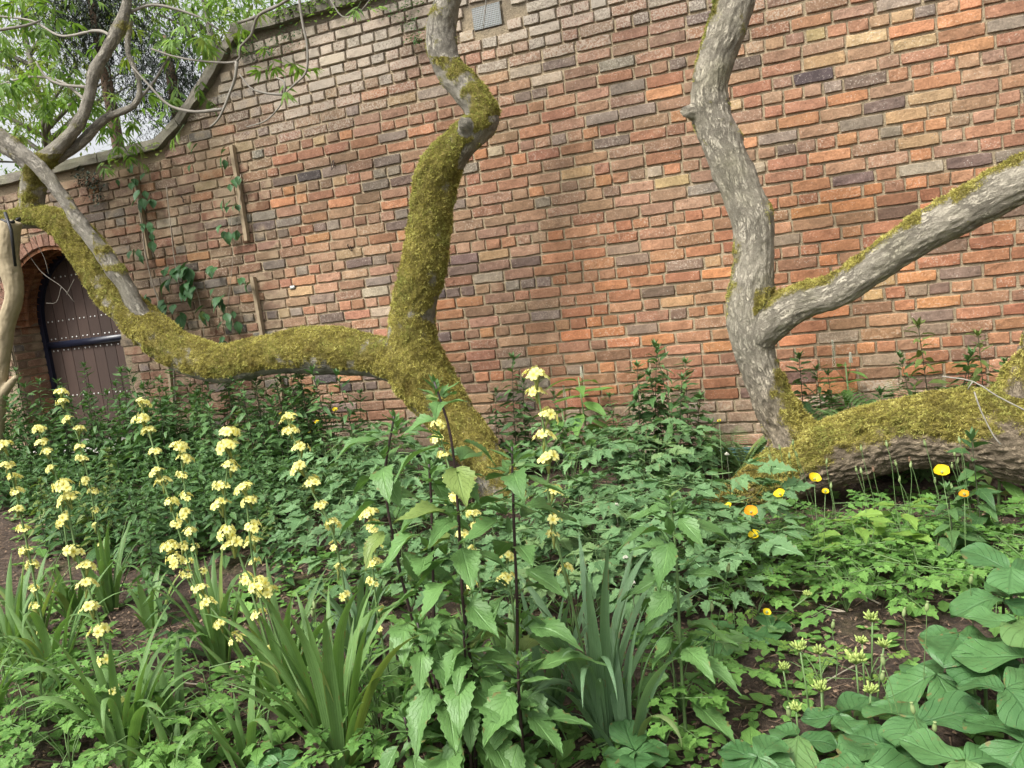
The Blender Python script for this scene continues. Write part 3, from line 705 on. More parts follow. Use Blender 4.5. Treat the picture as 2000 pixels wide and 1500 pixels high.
def moss_fuzz(me, moss, count, ln=.011, name='moss', thr=.5):
    me.calc_loop_triangles(); nt_ = len(me.loop_triangles); tri = np.empty(nt_*3, np.int32); me.loop_triangles.foreach_get('vertices', tri); tri = tri.reshape(-1, 3)
    n = len(me.vertices); co = np.empty(n*3, np.float32); me.vertices.foreach_get('co', co); co = co.reshape(-1, 3)
    no = np.empty(n*3, np.float32); me.vertices.foreach_get('normal', no); no = no.reshape(-1, 3)
    A = np.linalg.norm(np.cross(co[tri[:, 1]]-co[tri[:, 0]], co[tri[:, 2]]-co[tri[:, 0]]), axis=1)
    mt = moss[tri].mean(1); w = A*np.clip((mt-.40)*2.6, 0, 1); w /= w.sum()
    t = rng.choice(nt_, count, p=w); u = rng.random((count, 2)); fl = u.sum(1) > 1; u[fl] = 1-u[fl]
    b = np.stack([1-u.sum(1), u[:, 0], u[:, 1]], 1)[:, :, None]
    p = (co[tri[t]]*b).sum(1); nn = (no[tri[t]]*b).sum(1); nn /= np.linalg.norm(nn, axis=1)[:, None]
    clump = np.array([noise.noise((q[0]*60, q[1]*60, q[2]*60)) for q in p]); cl2 = np.array([noise.noise((q[0]*14, q[1]*14, q[2]*14)) for q in p])
    d = nn+rng.normal(0, .95, (count, 3))+np.array([0, 0, -.10]); d /= np.linalg.norm(d, axis=1)[:, None]
    s = np.cross(d, rng.normal(0, 1, (count, 3))); s /= np.linalg.norm(s, axis=1)[:, None]
    L = ln*.9*rng.uniform(.4, 1.4, count)*(1+1.1*clump)*np.clip(.55+.9*(mt[t]-.4), .4, 1.2); w_ = .0020*rng.uniform(.6, 1.6, count)
    p = p+nn*(.003*clump)[:, None]
    V = np.stack([p-s*w_[:, None], p+s*w_[:, None], p+d*L[:, None]+s*(w_*.6)[:, None]], 1).reshape(-1, 3)
    F_ = np.arange(count*3).reshape(-1, 3)
    tn = np.clip(.48+.75*clump+.35*cl2+rng.normal(0, .17, count), 0, 1)
    tn3 = np.stack([tn*.55, tn*.55, tn], 1).ravel()
    g = Geo(); g.v = [V]; g.uv = [np.zeros((len(V), 2))]; g.t = [tn3]; g.f = F_.tolist(); g.m = [0]*count; g.n = len(V)
    return g.mesh(name, M_moss, smooth=False)

# --- leaning mossy tree
LL = [limb(L_main), limb(L_left), limb(L_bare), limb(L_up), limb(L_stub), limb(L_up2), limb(L_up3)]
def mossL(w, s, nrm, px, py):
    up = nrm[2]; rt = nrm[0]
    if w == 0:
        if py > 330: v = .95-.30*max(0, rt)*(1 if py < 620 else .3)
        elif py > 225: v = .95-1.1*max(0, rt-.35)+.2*up-.3*(nrm[2] < -.5)
        elif py > 110: v = .80-.75*max(0, -rt-.1)
        else: v = .30
        if py > 780: v -= .45*max(0, -rt)
        if 930 < py: v = .72
        return v
    if w == 1: return .98+.42*up*(1 if up < 0 else .3)-(.45 if up < -.6 else 0)
    if w == 2: return .75 if (455 < py < 530 and up > -.2 and px > 180) else (.12+.3*max(0, up))
    if w == 3: return .62 if py > 300 else .22
    return .12
treeL = thing('mossy_tree', 'leaning mossy tree with kinked trunk and long sweeping left branch in front of the wall', 'tree', at_h(985, 985))
oL = Vector(treeL.location); TL = Matrix.Translation(-oL)
me = remeshed(LL[:5], .0085); ml = dress(me, LL[:5], mossL, lambda w, s, px, py: .0, M_barkL, .003, .011)
fz = moss_fuzz(me, ml, 230000, .0125)
me.transform(TL); fz.transform(TL)
link('trunk', me, treeL); tag(link('moss', fz, treeL), 'yellow green moss cushioning the trunk and the left branch', kind='stuff')
me = remeshed(LL[5:], .006, 14, 6); ml = dress(me, LL[5:], lambda *a: .15, lambda *a: 0., M_barkL, .002, .005); me.transform(TL); link('limb', me, treeL)
# --- right tree with a log-like trunk along the ground
RR = [limb(R_limb), limb(R_side), limb(R_log), limb(R_stub), limb(R_rise)]
def mossR(w, s, nrm, px, py):
    up, rt = nrm[2], nrm[0]
    if w == 0:
        if py > 700: return .15+.75*max(0, rt)+(.4 if py > 800 else 0)*max(0, up+.4)
        if py < 160: return .15+.95*max(0, -rt-.25)
        if 560 < py < 650 and rt > .2: return .55
        return .05+.45*max(0, -rt-.5)+(.25*max(0, rt) if 350 < py < 450 else 0)
    if w == 1:
        return .05+1.25*max(0, up-.15)-(.3 if 1800 < px < 1860 else 0)
    if w == 2: return (.30+1.15*up) if px > 1560 else (.75+.35*up)
    if w == 4: return .72
    return .05
def roughR(w, s, px, py):
    if w == 2: return .95
    if w == 0: return sm(640, 860, py)*.7
    if w == 4: return .8
    return 0
treeR = thing('grey_barked_tree', 'grey barked tree whose thick mossy trunk lies along the bed and sends up two limbs', 'tree', at_h(1560, 1000))
oR = Vector(treeR.location); TR = Matrix.Translation(-oR)
me = remeshed(RR, .0075); ml = dress(me, RR, mossR, roughR, M_barkR, .0065, .012)
fz = moss_fuzz(me, ml, 170000, .010)
me.transform(TR); fz.transform(TR)
link('trunk', me, treeR); tag(link('moss', fz, treeR), 'moss carpet on the lying trunk and patches on the limbs', kind='stuff')
# wooden prop at far left
prop = thing('tree_prop', 'pale forked wooden prop holding up the mossy branch at the left edge', 'tree prop', at_h(5, 900))
oP = Vector(prop.location)
PP = [limb([(22, 432, 19, 4.2), (15, 500, 21, 4.2), (28, 570, 17, 4.2), (12, 640, 17, 4.2), (4, 720, 14, 4.2), (-4, 800, 14, 4.2), (-8, 930, 14, 4.2)]), limb([(2, 775, 10, 4.2), (20, 750, 8, 4.2), (32, 735, 5, 4.2)])]
me = remeshed(PP, .008, 12, 8); dress(me, PP, lambda *a: 0, lambda *a: 0, M_prop, .003, .006); me.transform(Matrix.Translation(-oP)); link('post', me, prop)
g = Geo(); P0 = at(22, 432, 4.2)-oP
tube(g, [(P0.x+.055*math.cos(t), P0.y+.055*math.sin(t), P0.z+.015*math.sin(2*t), .011) for t in np.linspace(0, 6.0, 18)], 6)
tube(g, [tuple(at(10, 415, 4.14)-oP)+(.012,), tuple(at(22, 450, 4.12)-oP)+(.012,), tuple(at(30, 520, 4.14)-oP)+(.010,)], 6)
link('strap', g.mesh('strap', M_black), prop)

# ------------------------------------------------------------------ leaf templates  (Y along the leaf, Z up, length 1)
def leaf(L=1., Wd=.5, n=8, teeth=0., nt_=1, pos_=.38, tip=1.4, fold=.12, droop=.25, wave=.02, petiole=.0, base=.7, cols=2):
    V = []; uv = []; rnd = rng.uniform(-1, 1, 4)
    ts = np.linspace(0, 1, n+1)
    for i, t in enumerate(ts):
        w = Wd*.5*((t/pos_)**base if t < pos_ else max(0, 1-((t-pos_)/(1-pos_))**tip))
        if 0 < i < n: w *= 1+teeth*(1 if i % 2 else -1)
        w = max(w, .004)
        y = t; z0 = -droop*t*t+wave*math.sin(5*t+rnd[0]*3)
        for c in range(-cols, cols+1):
            u = c/cols
            yy = y+(teeth*.25 if i % 2 else 0)*abs(u)*.3
            V.append((u*w, petiole+yy*L, z0+fold*abs(u)*w*2-wave*1.3*math.sin(9*t+3*u+rnd[1]*2)*abs(u))); uv.append((u, t))
    m = 2*cols+1
    f = [(i*m+c, i*m+c+1, (i+1)*m+c+1, (i+1)*m+c) for i in range(n) for c in range(2*cols)]
    return (np.array(V), f, np.array(uv))
def stalk_tpl(g, a, b, r, seg=4, tint=.5, mat=0, sag=0.):
    a = np.array(a); b = np.array(b); P = [tuple(a+(b-a)*t+np.array([0, 0, -sag*4*t*(1-t)]))+(r*(1-.3*t),) for t in (0, .33, .66, 1)]
    tube(g, P, seg, tint, mat, cap=False)
def sword(L, w, bend, n=14, twist=0., fold=.25):
    """upright blade: starts along +Z, bends towards +X"""
    V = []; uv = []; x = z = 0.; a = 0.; ds = L/n
    for i in range(n+1):
        t = i/n; ww = w*.5*(.55+.45*min(1, t*4))*(1-max(0, (t-.45)/.55)**2.0); ww = max(ww, .0006); tw = twist*t
        for u in (-1, -.5, 0, .5, 1):
            dx = u*ww; V.append((x+math.sin(tw)*dx-math.cos(a)*fold*ww*(1-abs(u)), math.cos(tw)*dx, z+math.sin(a)*fold*ww*(1-abs(u)))); uv.append((u, t))
        a += bend(t)/n; x += math.sin(a)*ds; z += math.cos(a)*ds
    f = [(i*5+c, i*5+c+1, (i+1)*5+c+1, (i+1)*5+c) for i in range(n) for c in range(4)]
    return (np.array(V), f, np.array(uv))

def one(tpls, mat, name, tint=None):
    out = []
    for t in tpls:
        g = Geo(); g.put(t, None, rng.uniform(.2, .9) if tint is None else tint); out.append(g.mesh(name, mat))
    return out
LEAF_A = one([leaf(1, rng.uniform(.52, .62), 18, .10, 1, .33, 1.25, .16, rng.uniform(.15, .5), .035, .12, .6, 2) for _ in range(8)], M_leafA, 'serrated_leaf')
LEAF_As = one([leaf(1, rng.uniform(.28, .4), 10, .07, 1, .35, 1.2, .22, rng.uniform(-.1, .3), .02, .04, .7, 2) for _ in range(5)], M_leafA, 'narrow_leaf')
LEAF_R = one([leaf(1, rng.uniform(.80, 1.0), 14, .0, 1, .55, 3.0, .07, rng.uniform(.05, .3), .045, .0, .60, 3) for _ in range(8)], M_leafR, 'round_leaf')
LEAF_D = one([leaf(1, rng.uniform(.36, .44), 10, .0, 1, .55, 2.0, .12, rng.uniform(.2, .6), .03, .15, .9, 2) for _ in range(4)], M_leafR, 'paddle_leaf')
LEAF_W = one([leaf(1, rng.uniform(.36, .44), 9, .0, 1, .45, 1.6, .14, rng.uniform(.1, .6), .02, .06, .8, 2) for _ in range(5)], M_leafW, 'pokeweed_leaf')
LEAF_B = one([leaf(1, rng.uniform(.6, .75), 7, .0, 1, .38, 1.5, .12, rng.uniform(.1, .5), .02, .1, .6, 2) for _ in range(4)], M_leafB, 'climber_leaf')

def compound(leaflet_fn, arr, mat, name, petiole=.25, stem=None):
    g = Geo(); stalk_tpl(g, (0, 0, 0), (0, petiole, 0), .012, 4, .5, 1)
    for (y, x, ang, s, side) in arr:
        M_ = Matrix.Translation((x, y, rng.uniform(-.02, .02))) @ rotz(-ang) @ rotx(rng.uniform(-.25, .12)) @ roty(rng.uniform(-.3, .3)) @ Matrix.Scale(s, 4)
        g.put(leaflet_fn(), M_, rng.uniform(.15, .95)); stalk_tpl(g, (0, min(y, petiole+.3*(y-petiole)), 0), (x, y, 0), .007, 3, .5, 1)
    return g.mesh(name, [mat, stem or M_stemG])
def lob(n=12, teeth=.2): return leaf(1, rng.uniform(.56, .74), n, teeth, 1, .38, 1.0, .15, rng.uniform(.05, .35), .03, .0, .6, 1)
def c_arr():      # twice-ternate
    out = []
    for (bx, by, ba, bs) in ((0, .62, 0, 1.), (.17, .40, 1.0, .85), (-.17, .40, -1.0, .85)):
        for a, s in ((0, .40), (.85, .30), (-.85, .30)):
            out.append((by+.10*math.cos(ba), bx+.10*math.sin(ba), ba+a+rng.uniform(-.15, .15), s*bs*rng.uniform(.85, 1.15), 0))
    return out
LEAF_C = [compound(lambda: lob(12, .21), c_arr(), M_leafC, 'lobed_leaf', .3) for _ in range(7)]
def p_arr():
    out = [(.8, 0, 0, .36, 0)]
    for y, s in ((.78, .25), (.58, .28), (.38, .22)):
        out += [(y, .03, 1.0+rng.uniform(-.15, .15), s*rng.uniform(.85, 1.15), 1), (y, -.03, -1.0+rng.uniform(-.15, .15), s*rng.uniform(.85, 1.15), 1)]
    return out
LEAF_P = [compound(lambda: leaf(1, .66, 8, .26, 1, .42, 1.1, .1, .15, .03, 0, .6, 1), p_arr(), M_leafP, 'divided_leaf', .78) for _ in range(7)]
LEAF_L = [compound(lambda: leaf(1, .72, 6, .3, 1, .45, 1.4, .1, .15, .03, 0, .6, 1), p_arr(), M_leafY, 'lime_divided_leaf', .78) for _ in range(3)]

def place_leaf(mesh_list, root, p, az, pitch, size, roll=0., name=None):
    """p in root space; az clockwise compass-ish angle of leaf direction, pitch above horizontal"""
    d = Vector((math.cos(az)*math.cos(pitch), math.sin(az)*math.cos(pitch), math.sin(pitch)))
    me = mesh_list[rng.integers(len(mesh_list))]
    return link(name or 'leaf', me, root, TRS(p, frame_from(d, roll), size))

# ------------------------------------------------------------------ flowers
def flower6(g, r=.010, tint=.5, mat=0, n=6):
    for k_ in range(n):
        a = k_*2*math.pi/n+rng.uniform(-.1, .1); c, s = math.cos(a), math.sin(a); up = rng.uniform(.15, .4)
        V = []; uv = []
        for t, w in ((.06, .08), (.45, .26), (.8, .33), (1.04, .16)):
            for u in (-1, 1): V.append((r*(c*t-s*u*w), r*(s*t+c*u*w), r*(up*math.sin(t*2.4)+.1*abs(u)))); uv.append((u, t))
        g.add(V, [(i*2, i*2+1, i*2+3, i*2+2) for i in range(3)], uv, min(1, max(0, tint+rng.uniform(-.25, .25))), mat)
def cluster(nf, spread, r):
    g = Geo()
    for q in range(max(3, nf//2)):      # papery bracts under the flowers
        a = rng.uniform(0, 6.28); e = rng.uniform(.3, .9); d = Vector((math.cos(a)*e*.6, math.sin(a)*e*.6, 1)).normalized()
        tube(g, [(0, 0, -.014, .0022), tuple(d*.010)+(.0034,), tuple(d*.024)+(.0010,)], 5, rng.uniform(.2, .9), 1)
    for q in range(nf):
        a = q*2.4+rng.uniform(-.4, .4); rad = spread*math.sqrt((q+.4)/nf); z = .022+.006*math.cos(rad/spread*2)+rng.uniform(-.006, .006)
        d = Vector((math.cos(a)*rad, math.sin(a)*rad, z)); tl = Vector((math.cos(a), math.sin(a), rng.uniform(.2, 1.3))).normalized()
        M_ = Matrix.Translation(d) @ tl.to_track_quat('Z', 'Y').to_matrix().to_4x4() @ rotz(rng.uniform(0, 6))
        h = Geo(); flower6(h, r*rng.uniform(.85, 1.1), rng.uniform(.3, 1), 0)
        v, f, uv = h.tpl(); g.put((v, f, uv), M_, rng.uniform(.35, 1), 0)
        tube(g, [(0, 0, 0, .0012), tuple(d)+(.0012,)], 3, .5, 2, cap=False)
    return g.mesh('flower_cluster', [M_cream, M_bract, M_stemG])
CL = [cluster(9, .026, .0135) for _ in range(3)]+[cluster(6, .022, .0135) for _ in range(3)]+[cluster(3, .014, .013) for _ in range(2)]

# ------------------------------------------------------------------ pale yellow spike plants (sword leaves, stalks, clusters)
SW = []
for q in range(10):
    b0 = rng.uniform(.0, .5); b1 = rng.uniform(0, 1.2) if q < 7 else rng.uniform(2.4, 3.6)
    SW.append((sword(1, .058, lambda t, b0=b0, b1=b1: b0+b1*3*t*t*(t > .35), 14, rng.uniform(-.5, .5)), q >= 7))
SWm = {m_: [(one([t[0]], mt, 'sword_leaf')[0], t[1]) for t in SW] for m_, mt in (('g', M_leafS), ('b', M_leafSb))}
def spike_plant(base, nleaf, ll, spikes, label, mat='g', lean=(0, 0), broad=1., group='clumps of pale yellow flower spikes'):
    b = at_h(*base); t = thing('yellow_eyed_grass', label, 'flowering plant', b, 0, group)
    for q in range(int(nleaf*1.4)):
        me_, dr = SWm[mat][rng.integers(len(SWm[mat]))]
        if dr and rng.random() < .45: me_, dr = SWm[mat][rng.integers(7)]
        az = rng.uniform(0, 2*math.pi); off = Vector((math.cos(az)*.035*rng.random(), math.sin(az)*.035*rng.random(), -.01))
        tilt = abs(rng.normal(.10, .20)); L = ll*rng.uniform(.6, 1.1)
        M_ = Matrix.Translation(off) @ rotz(az) @ roty(tilt) @ Matrix.Diagonal((L, L*rng.uniform(.9, 1.3)*broad*(.45/ll), L, 1))
        link('leaf', me_, t, M_)
    for (top, n, sz) in spikes:
        Yt = b.y+rng.uniform(-.05, .03); p1 = at(*top[0], Yt)-b; p1 = Vector(p1)
        pts = [Vector((0, 0, 0))]
        if len(top) > 1: pts += [Vector(at(*q, b.y)-b) for q in top[1:][::-1]]
        else: pts.append(p1*.5+Vector((.03, 0, 0))*rng.uniform(.2, 1))
        pts.append(p1)
        P = spline([(p.x, p.y, p.z, .0042-.0022*i/len(pts)) for i, p in enumerate(pts)], .03)
        g = Geo(); tube(g, P, 6, .6); st = link('flower_stalk', g.mesh('flower_stalk', M_stemG), t)
        sl_ = np.concatenate(([0], np.cumsum(np.linalg.norm(np.diff(P[:, :3], axis=0), axis=1)))); tot = sl_[-1]
        for q in range(n):
            s = tot-(.056*q+rng.uniform(-.006, .006)+.0016*q*q)
            if s < .05: break
            j = int(np.searchsorted(sl_, s)); j = min(j, len(P)-1); p = P[j, :3]
            big = 0 if q < 2 else (3 if q < n*.65 else 6)
            me_ = CL[min(len(CL)-1, big+rng.integers(0, 3 if big < 6 else 2))]
            a = rng.uniform(0, 6.28); o_ = Vector((math.cos(a)*.010, math.sin(a)*.010, -.01))*(q > 0)
            link('flower_cluster', me_, st, TRS(Vector(p)+o_, rotz(a) @ rotx(rng.uniform(-.3, .3)) @ roty(rng.uniform(-.35, .35)), sz*1.06*rng.uniform(.85, 1.15)))
    return t
spike_plant((218, 1192), 18, .44, [([(120, 775), (165, 900)], 11, .95)], 'yellow spike clump standing in front of the studded door, tallest at the far left')
spike_plant((150, 1215), 10, .30, [([(78, 845), (112, 940)], 7, .9)], 'yellow spike clump just left of the door jamb with one short spike')
spike_plant((112, 1360), 16, .50, [([(12, 882), (48, 1040)], 11, .95)], 'yellow spike clump at the left edge, its spike leaning out of the picture')
spike_plant((250, 1492), 20, .50, [([(128, 962), (150, 1080), (200, 1240)], 11, 1.05)], 'yellow spike clump in the bottom left corner with broad sword leaves')
spike_plant((432, 1300), 18, .46, [([(278, 797), (322, 950)], 11, 1.05), ([(352, 885), (378, 1060)], 9, .95)], 'twin spiked yellow clump under the hanging part of the mossy branch')
spike_plant((566, 1405), 18, .50, [([(450, 858), (440, 1010), (480, 1120)], 11, 1.1), ([(480, 965), (500, 1130)], 6, .95)], 'fullest yellow spike clump left of centre with dense flowers low on the stalk')
spike_plant((520, 1370), 8, .30, [([(335, 1078), (400, 1170), (450, 1240)], 10, .95)], 'yellow spike bending low to the left under the twin spiked clump')
spike_plant((702, 1335), 14, .40, [([(565, 828), (605, 950), (655, 1060)], 10, .95)], 'single tall yellow spike directly left of the dark stemmed plants', 'b')
spike_plant((668, 1497), 26, .60, [([(512, 1150), (560, 1290)], 2, .9)], 'broad fan of fresh green sword leaves at the bottom left of centre', broad=1.15)
spike_plant((775, 1400), 6, .30, [([(725, 1015), (735, 1180)], 7, .85)], 'short yellow spike half hidden left of the dark stems')
spike_plant((935, 1340), 6, .35, [([(856, 838), (888, 960), (920, 1150)], 10, .85)], 'yellow spike growing up behind the tallest dark stem')
spike_plant((1182, 1450), 18, .60, [([(1048, 750), (1072, 905), (1078, 1010)], 9, 1.0)], 'lone yellow spike against the wall right of the dark stems, with tall sword leaves', 'b', broad=1.1)
spike_plant((1000, 1390), 8, .33, [([(925, 1010), (935, 1130)], 3, .8), ([(990, 1095)], 2, .75)], 'small yellow spikes between the dark stems low down')
for base, n, ll, mt, lab in (((35, 1330), 16, .50, 'g', 'flowerless sword leaf clump at the left edge above the lime foliage'), ((-30, 1450), 14, .45, 'g', 'flowerless sword leaf clump cut by the bottom left edge'),
                             ((1075, 1430), 16, .46, 'b', 'flowerless bluish sword leaf clump behind the rightmost dark stem'), ((1225, 1475), 7, .42, 'b', 'pair of broad sword leaves right of the lone yellow spike'),
                             ((350, 1530), 9, .26, 'g', 'low sword leaf tuft at the bottom edge beside the bottom left corner clump'), ((820, 1360), 6, .25, 'b', 'thin sword leaf tuft behind the dark stems'),
                             ((75, 1240), 12, .36, 'g', 'sword leaf clump at the far left behind the edge clump'), ((300, 1230), 8, .30, 'g', 'small sword leaf tuft on the soil right of the door spikes'), ((345, 1440), 8, .30, 'g', 'sparse sword leaf tuft between the corner clump and the big fan'), ((715, 1290), 14, .40, 'b', 'bluish sword leaf clump beside the single tall spike'),
                             ((480, 1500), 8, .34, 'g', 'arching sword leaves left of the big green fan at the bottom'), ((1010, 1330), 8, .30, 'g', 'sword leaf tuft deep between the dark stems')):
    spike_plant(base, n, ll, [], lab, mt, group='flowerless sword leaf clumps')

# ------------------------------------------------------------------ foreground dark-stemmed plants
def dark_plant(top, mids, base, h_base, label, n=10, size=.125, stemmat=None, r=.0052, Y=None):
    b = at_h(*base, 0) if base[1] < 1560 else at_h(base[0], 1560)
    Y = Y or b.y; t = thing('dark_stemmed_plant', label, 'plant', b, 0, 'tall serrated leaved stems in the foreground')
    pts = [Vector((0, 0, 0))]+[at(*q, Y)-b for q in mids[::-1]]+[at(*top, Y)-b]
    P = spline([(p.x, p.y, p.z, r*(1-.55*i/len(pts))) for i, p in enumerate(pts)], .03)
    g = Geo(); tube(g, P, 7, .3 if stemmat is None else .6, wob=.06); link('stem', g.mesh('stem', stemmat or M_stemD), t)
    sl_ = np.concatenate(([0], np.cumsum(np.linalg.norm(np.diff(P[:, :3], axis=0), axis=1)))); tot = sl_[-1]; a = rng.uniform(0, 6.28)
    s = tot*.12; q = 0
    while s < tot-.05:
        j = min(int(np.searchsorted(sl_, s)), len(P)-1); p = Vector(P[j, :3]); fr = s/tot
        for k_ in range(2 if rng.random() < .7 else 1):
            aa = a+k_*math.pi+rng.uniform(-.4, .4); sz = size*1.25*(1.12-.22*fr)*rng.uniform(.75, 1.15)
            place_leaf(LEAF_A, t, p+Vector((math.cos(aa), math.sin(aa), .6))*.018, aa, rng.uniform(-.75, .15)+.25*fr, sz, rng.uniform(-.35, .35))
            if rng.random() < .5:      # small side shoot in the axil
                for m_ in range(3): place_leaf(LEAF_As, t, p+Vector((math.cos(aa), math.sin(aa), 1.2))*.02, aa+rng.uniform(-1, 1), rng.uniform(.2, 1.), sz*rng.uniform(.3, .55))
        a += 2.2; s += .55*(tot/n)*rng.uniform(.8, 1.2); q += 1
    p = Vector(P[-1, :3])
    for m_ in range(11):
        fr = m_/11; place_leaf(LEAF_As, t, p-Vector((0, 0, .06*(1-fr))), m_*2.4, .2+1.0*fr, size*(.75-.5*fr)*rng.uniform(.8, 1.15))
    return t
dark_plant((848, 745), [(880, 850), (895, 1000), (905, 1180), (925, 1350)], (930, 1540), 0, 'tallest dark stemmed plant in the foreground, its tip against the mossy trunk foot', 12, .105)
dark_plant((770, 812), [(752, 935), (770, 1060), (800, 1190), (850, 1370)], (868, 1490), 0, 'dark stemmed plant leaning left beside the tallest one', 9, .10)
dark_plant((838, 905), [(843, 1000), (847, 1180), (848, 1300)], (870, 1500), 0, 'dark stemmed plant between the leaning one and the tallest one', 8, .10)
dark_plant((1000, 872), [(1003, 1000), (1010, 1180), (1012, 1320)], (1030, 1530), 0, 'rightmost dark stemmed plant in the foreground', 10, .105)
dark_plant((815, 1215), [(835, 1290), (865, 1370)], (885, 1545), 0, 'short dark stemmed plant low in the foreground with drooping pale leaves', 6, .115)
dark_plant((905, 1230), [(910, 1300), (915, 1400)], (925, 1555), 0, 'low leafy shoot at the bottom centre crowding the dark stem bases', 6, .13)
dark_plant((1012, 1290), [(1015, 1380)], (1030, 1560), 0, 'low broad leaved shoot at the foot of the rightmost dark stem', 5, .13)
dark_plant((790, 1400), [(800, 1450)], (812, 1560), 0, 'low broad leaved shoot at the bottom edge left of the dark stems', 5, .13)
dark_plant((1308, 965), [(1320, 1080), (1325, 1180), (1330, 1290)], (1340, 1440), 0, 'solitary green stemmed plant with serrated leaves in front of the baneberry mound', 9, .11, M_stemG)

# ------------------------------------------------------------------ leafy background stems (shared variants, copied)
def leafy(h, n, ls, wide=.42, mat=None, spread=.9):
    g = Geo(); s = Geo(); bx, by = rng.normal(0, .03, 2)
    P = [(bx*t*t, by*t*t, h*t, .0034*(1-.6*t)) for t in np.linspace(0, 1, 6)]
    tube(s, P, 5, rng.uniform(0, .6), cap=False)
    a = rng.uniform(0, 6.28)
    for q in range(n):
        t = .12+.88*(q/n)**.9; p = Vector((bx*t*t, by*t*t, h*t))
        for k_ in (0, math.pi) if q % 2 else (0,):
            aa = a+k_+rng.uniform(-.3, .3); sz = ls*(1.1-.62*t)*rng.uniform(.75, 1.25); pt = rng.uniform(-.35, .35)+.5*(t > .85)
            d = Vector((math.cos(aa)*math.cos(pt), math.sin(aa)*math.cos(pt), math.sin(pt)))
            g.put(leaf(1, wide*rng.uniform(.8, 1.15), 4, .05, 1, .35, 1.3, .15, rng.uniform(.1, .5), .03, .08, .7, 1), TRS(p, frame_from(d, rng.uniform(-.5, .5)), sz), rng.uniform(.1, 1)*(.7+.3*t))
        a += 1.9
    for m_ in range(7):
        d = Vector((math.cos(m_*2.4)*.6, math.sin(m_*2.4)*.6, .7+.1*m_)).normalized()
        g.put(leaf(1, .35, 3, 0, 1, .35, 1.3, .2, .1, .02, .0, .7, 1), TRS(Vector((bx, by, h-.01)), frame_from(d), ls*.42*rng.uniform(.7, 1.1)), rng.uniform(.5, 1))
    return s.mesh('stem', M_stemM), g.mesh('foliage', mat or M_leafM)
def make_leafy(var, label, cat='leafy plant', group=None):
    t = thing('leafy_stem', label, cat, (0, 0, 0), 0, group); link('stem', var[0], t); tag(link('foliage', var[1], t), kind='stuff'); return t
protos = [leafy(.50, 22, .115, .5) for _ in range(4)]+[leafy(.42, 19, .125, .6) for _ in range(4)]+[leafy(.62, 32, .10, .42) for _ in range(3)]
tall_v = [leafy(.60, 26, .07, .36) for _ in range(3)]
used = {}
def put_leafy(vi, x, y, s, label, group):
    if vi not in used: used[vi] = make_leafy(protos[vi], label, group=group); o = used[vi]
    else: o = copy_tree(used[vi])
    o['label'] = label; o['group'] = group
    o.location = (x, y, gz(x, y)-.01); o.rotation_euler = (rng.normal(0, .06), rng.normal(0, .06), rng.uniform(0, 6.28)); o.scale = (s, s, s*rng.uniform(.9, 1.1)); return o
cnt = 0; tries = 0; taken = []
while cnt < 262 and tries < 9000:
    tries += 1
    px = rng.uniform(-60, 735); py = rng.uniform(905, 1150)
    # front edge of the mass: curve in the picture turned into bed positions
    if py > 1045+ (60*math.sin((px-100)/260) if px < 600 else -20)+(-15 if px < 90 else 40 if px < 330 else 0): continue
    p = at_h(px, py)
    if px > 640 and py < 960: continue
    if p.y > 5.02 or any((p.x-q[0])**2+(p.y-q[1])**2 < .092**2 for q in taken): continue
    taken.append((p.x, p.y)); far = p.y > 4.2
    vi = rng.integers(8, 11) if (far and rng.random() < .55) else rng.integers(0, 8)
    zone = 'before the arched door' if px < 250 else 'below the hanging mossy branch' if px < 520 else 'left of the mossy trunk foot'
    put_leafy(vi, p.x, p.y, rng.uniform(.95, 1.42) if far else rng.uniform(.55, .85), 'dark green leafy stem in the thicket '+zone, 'leafy stems in the thicket '+zone); cnt += 1
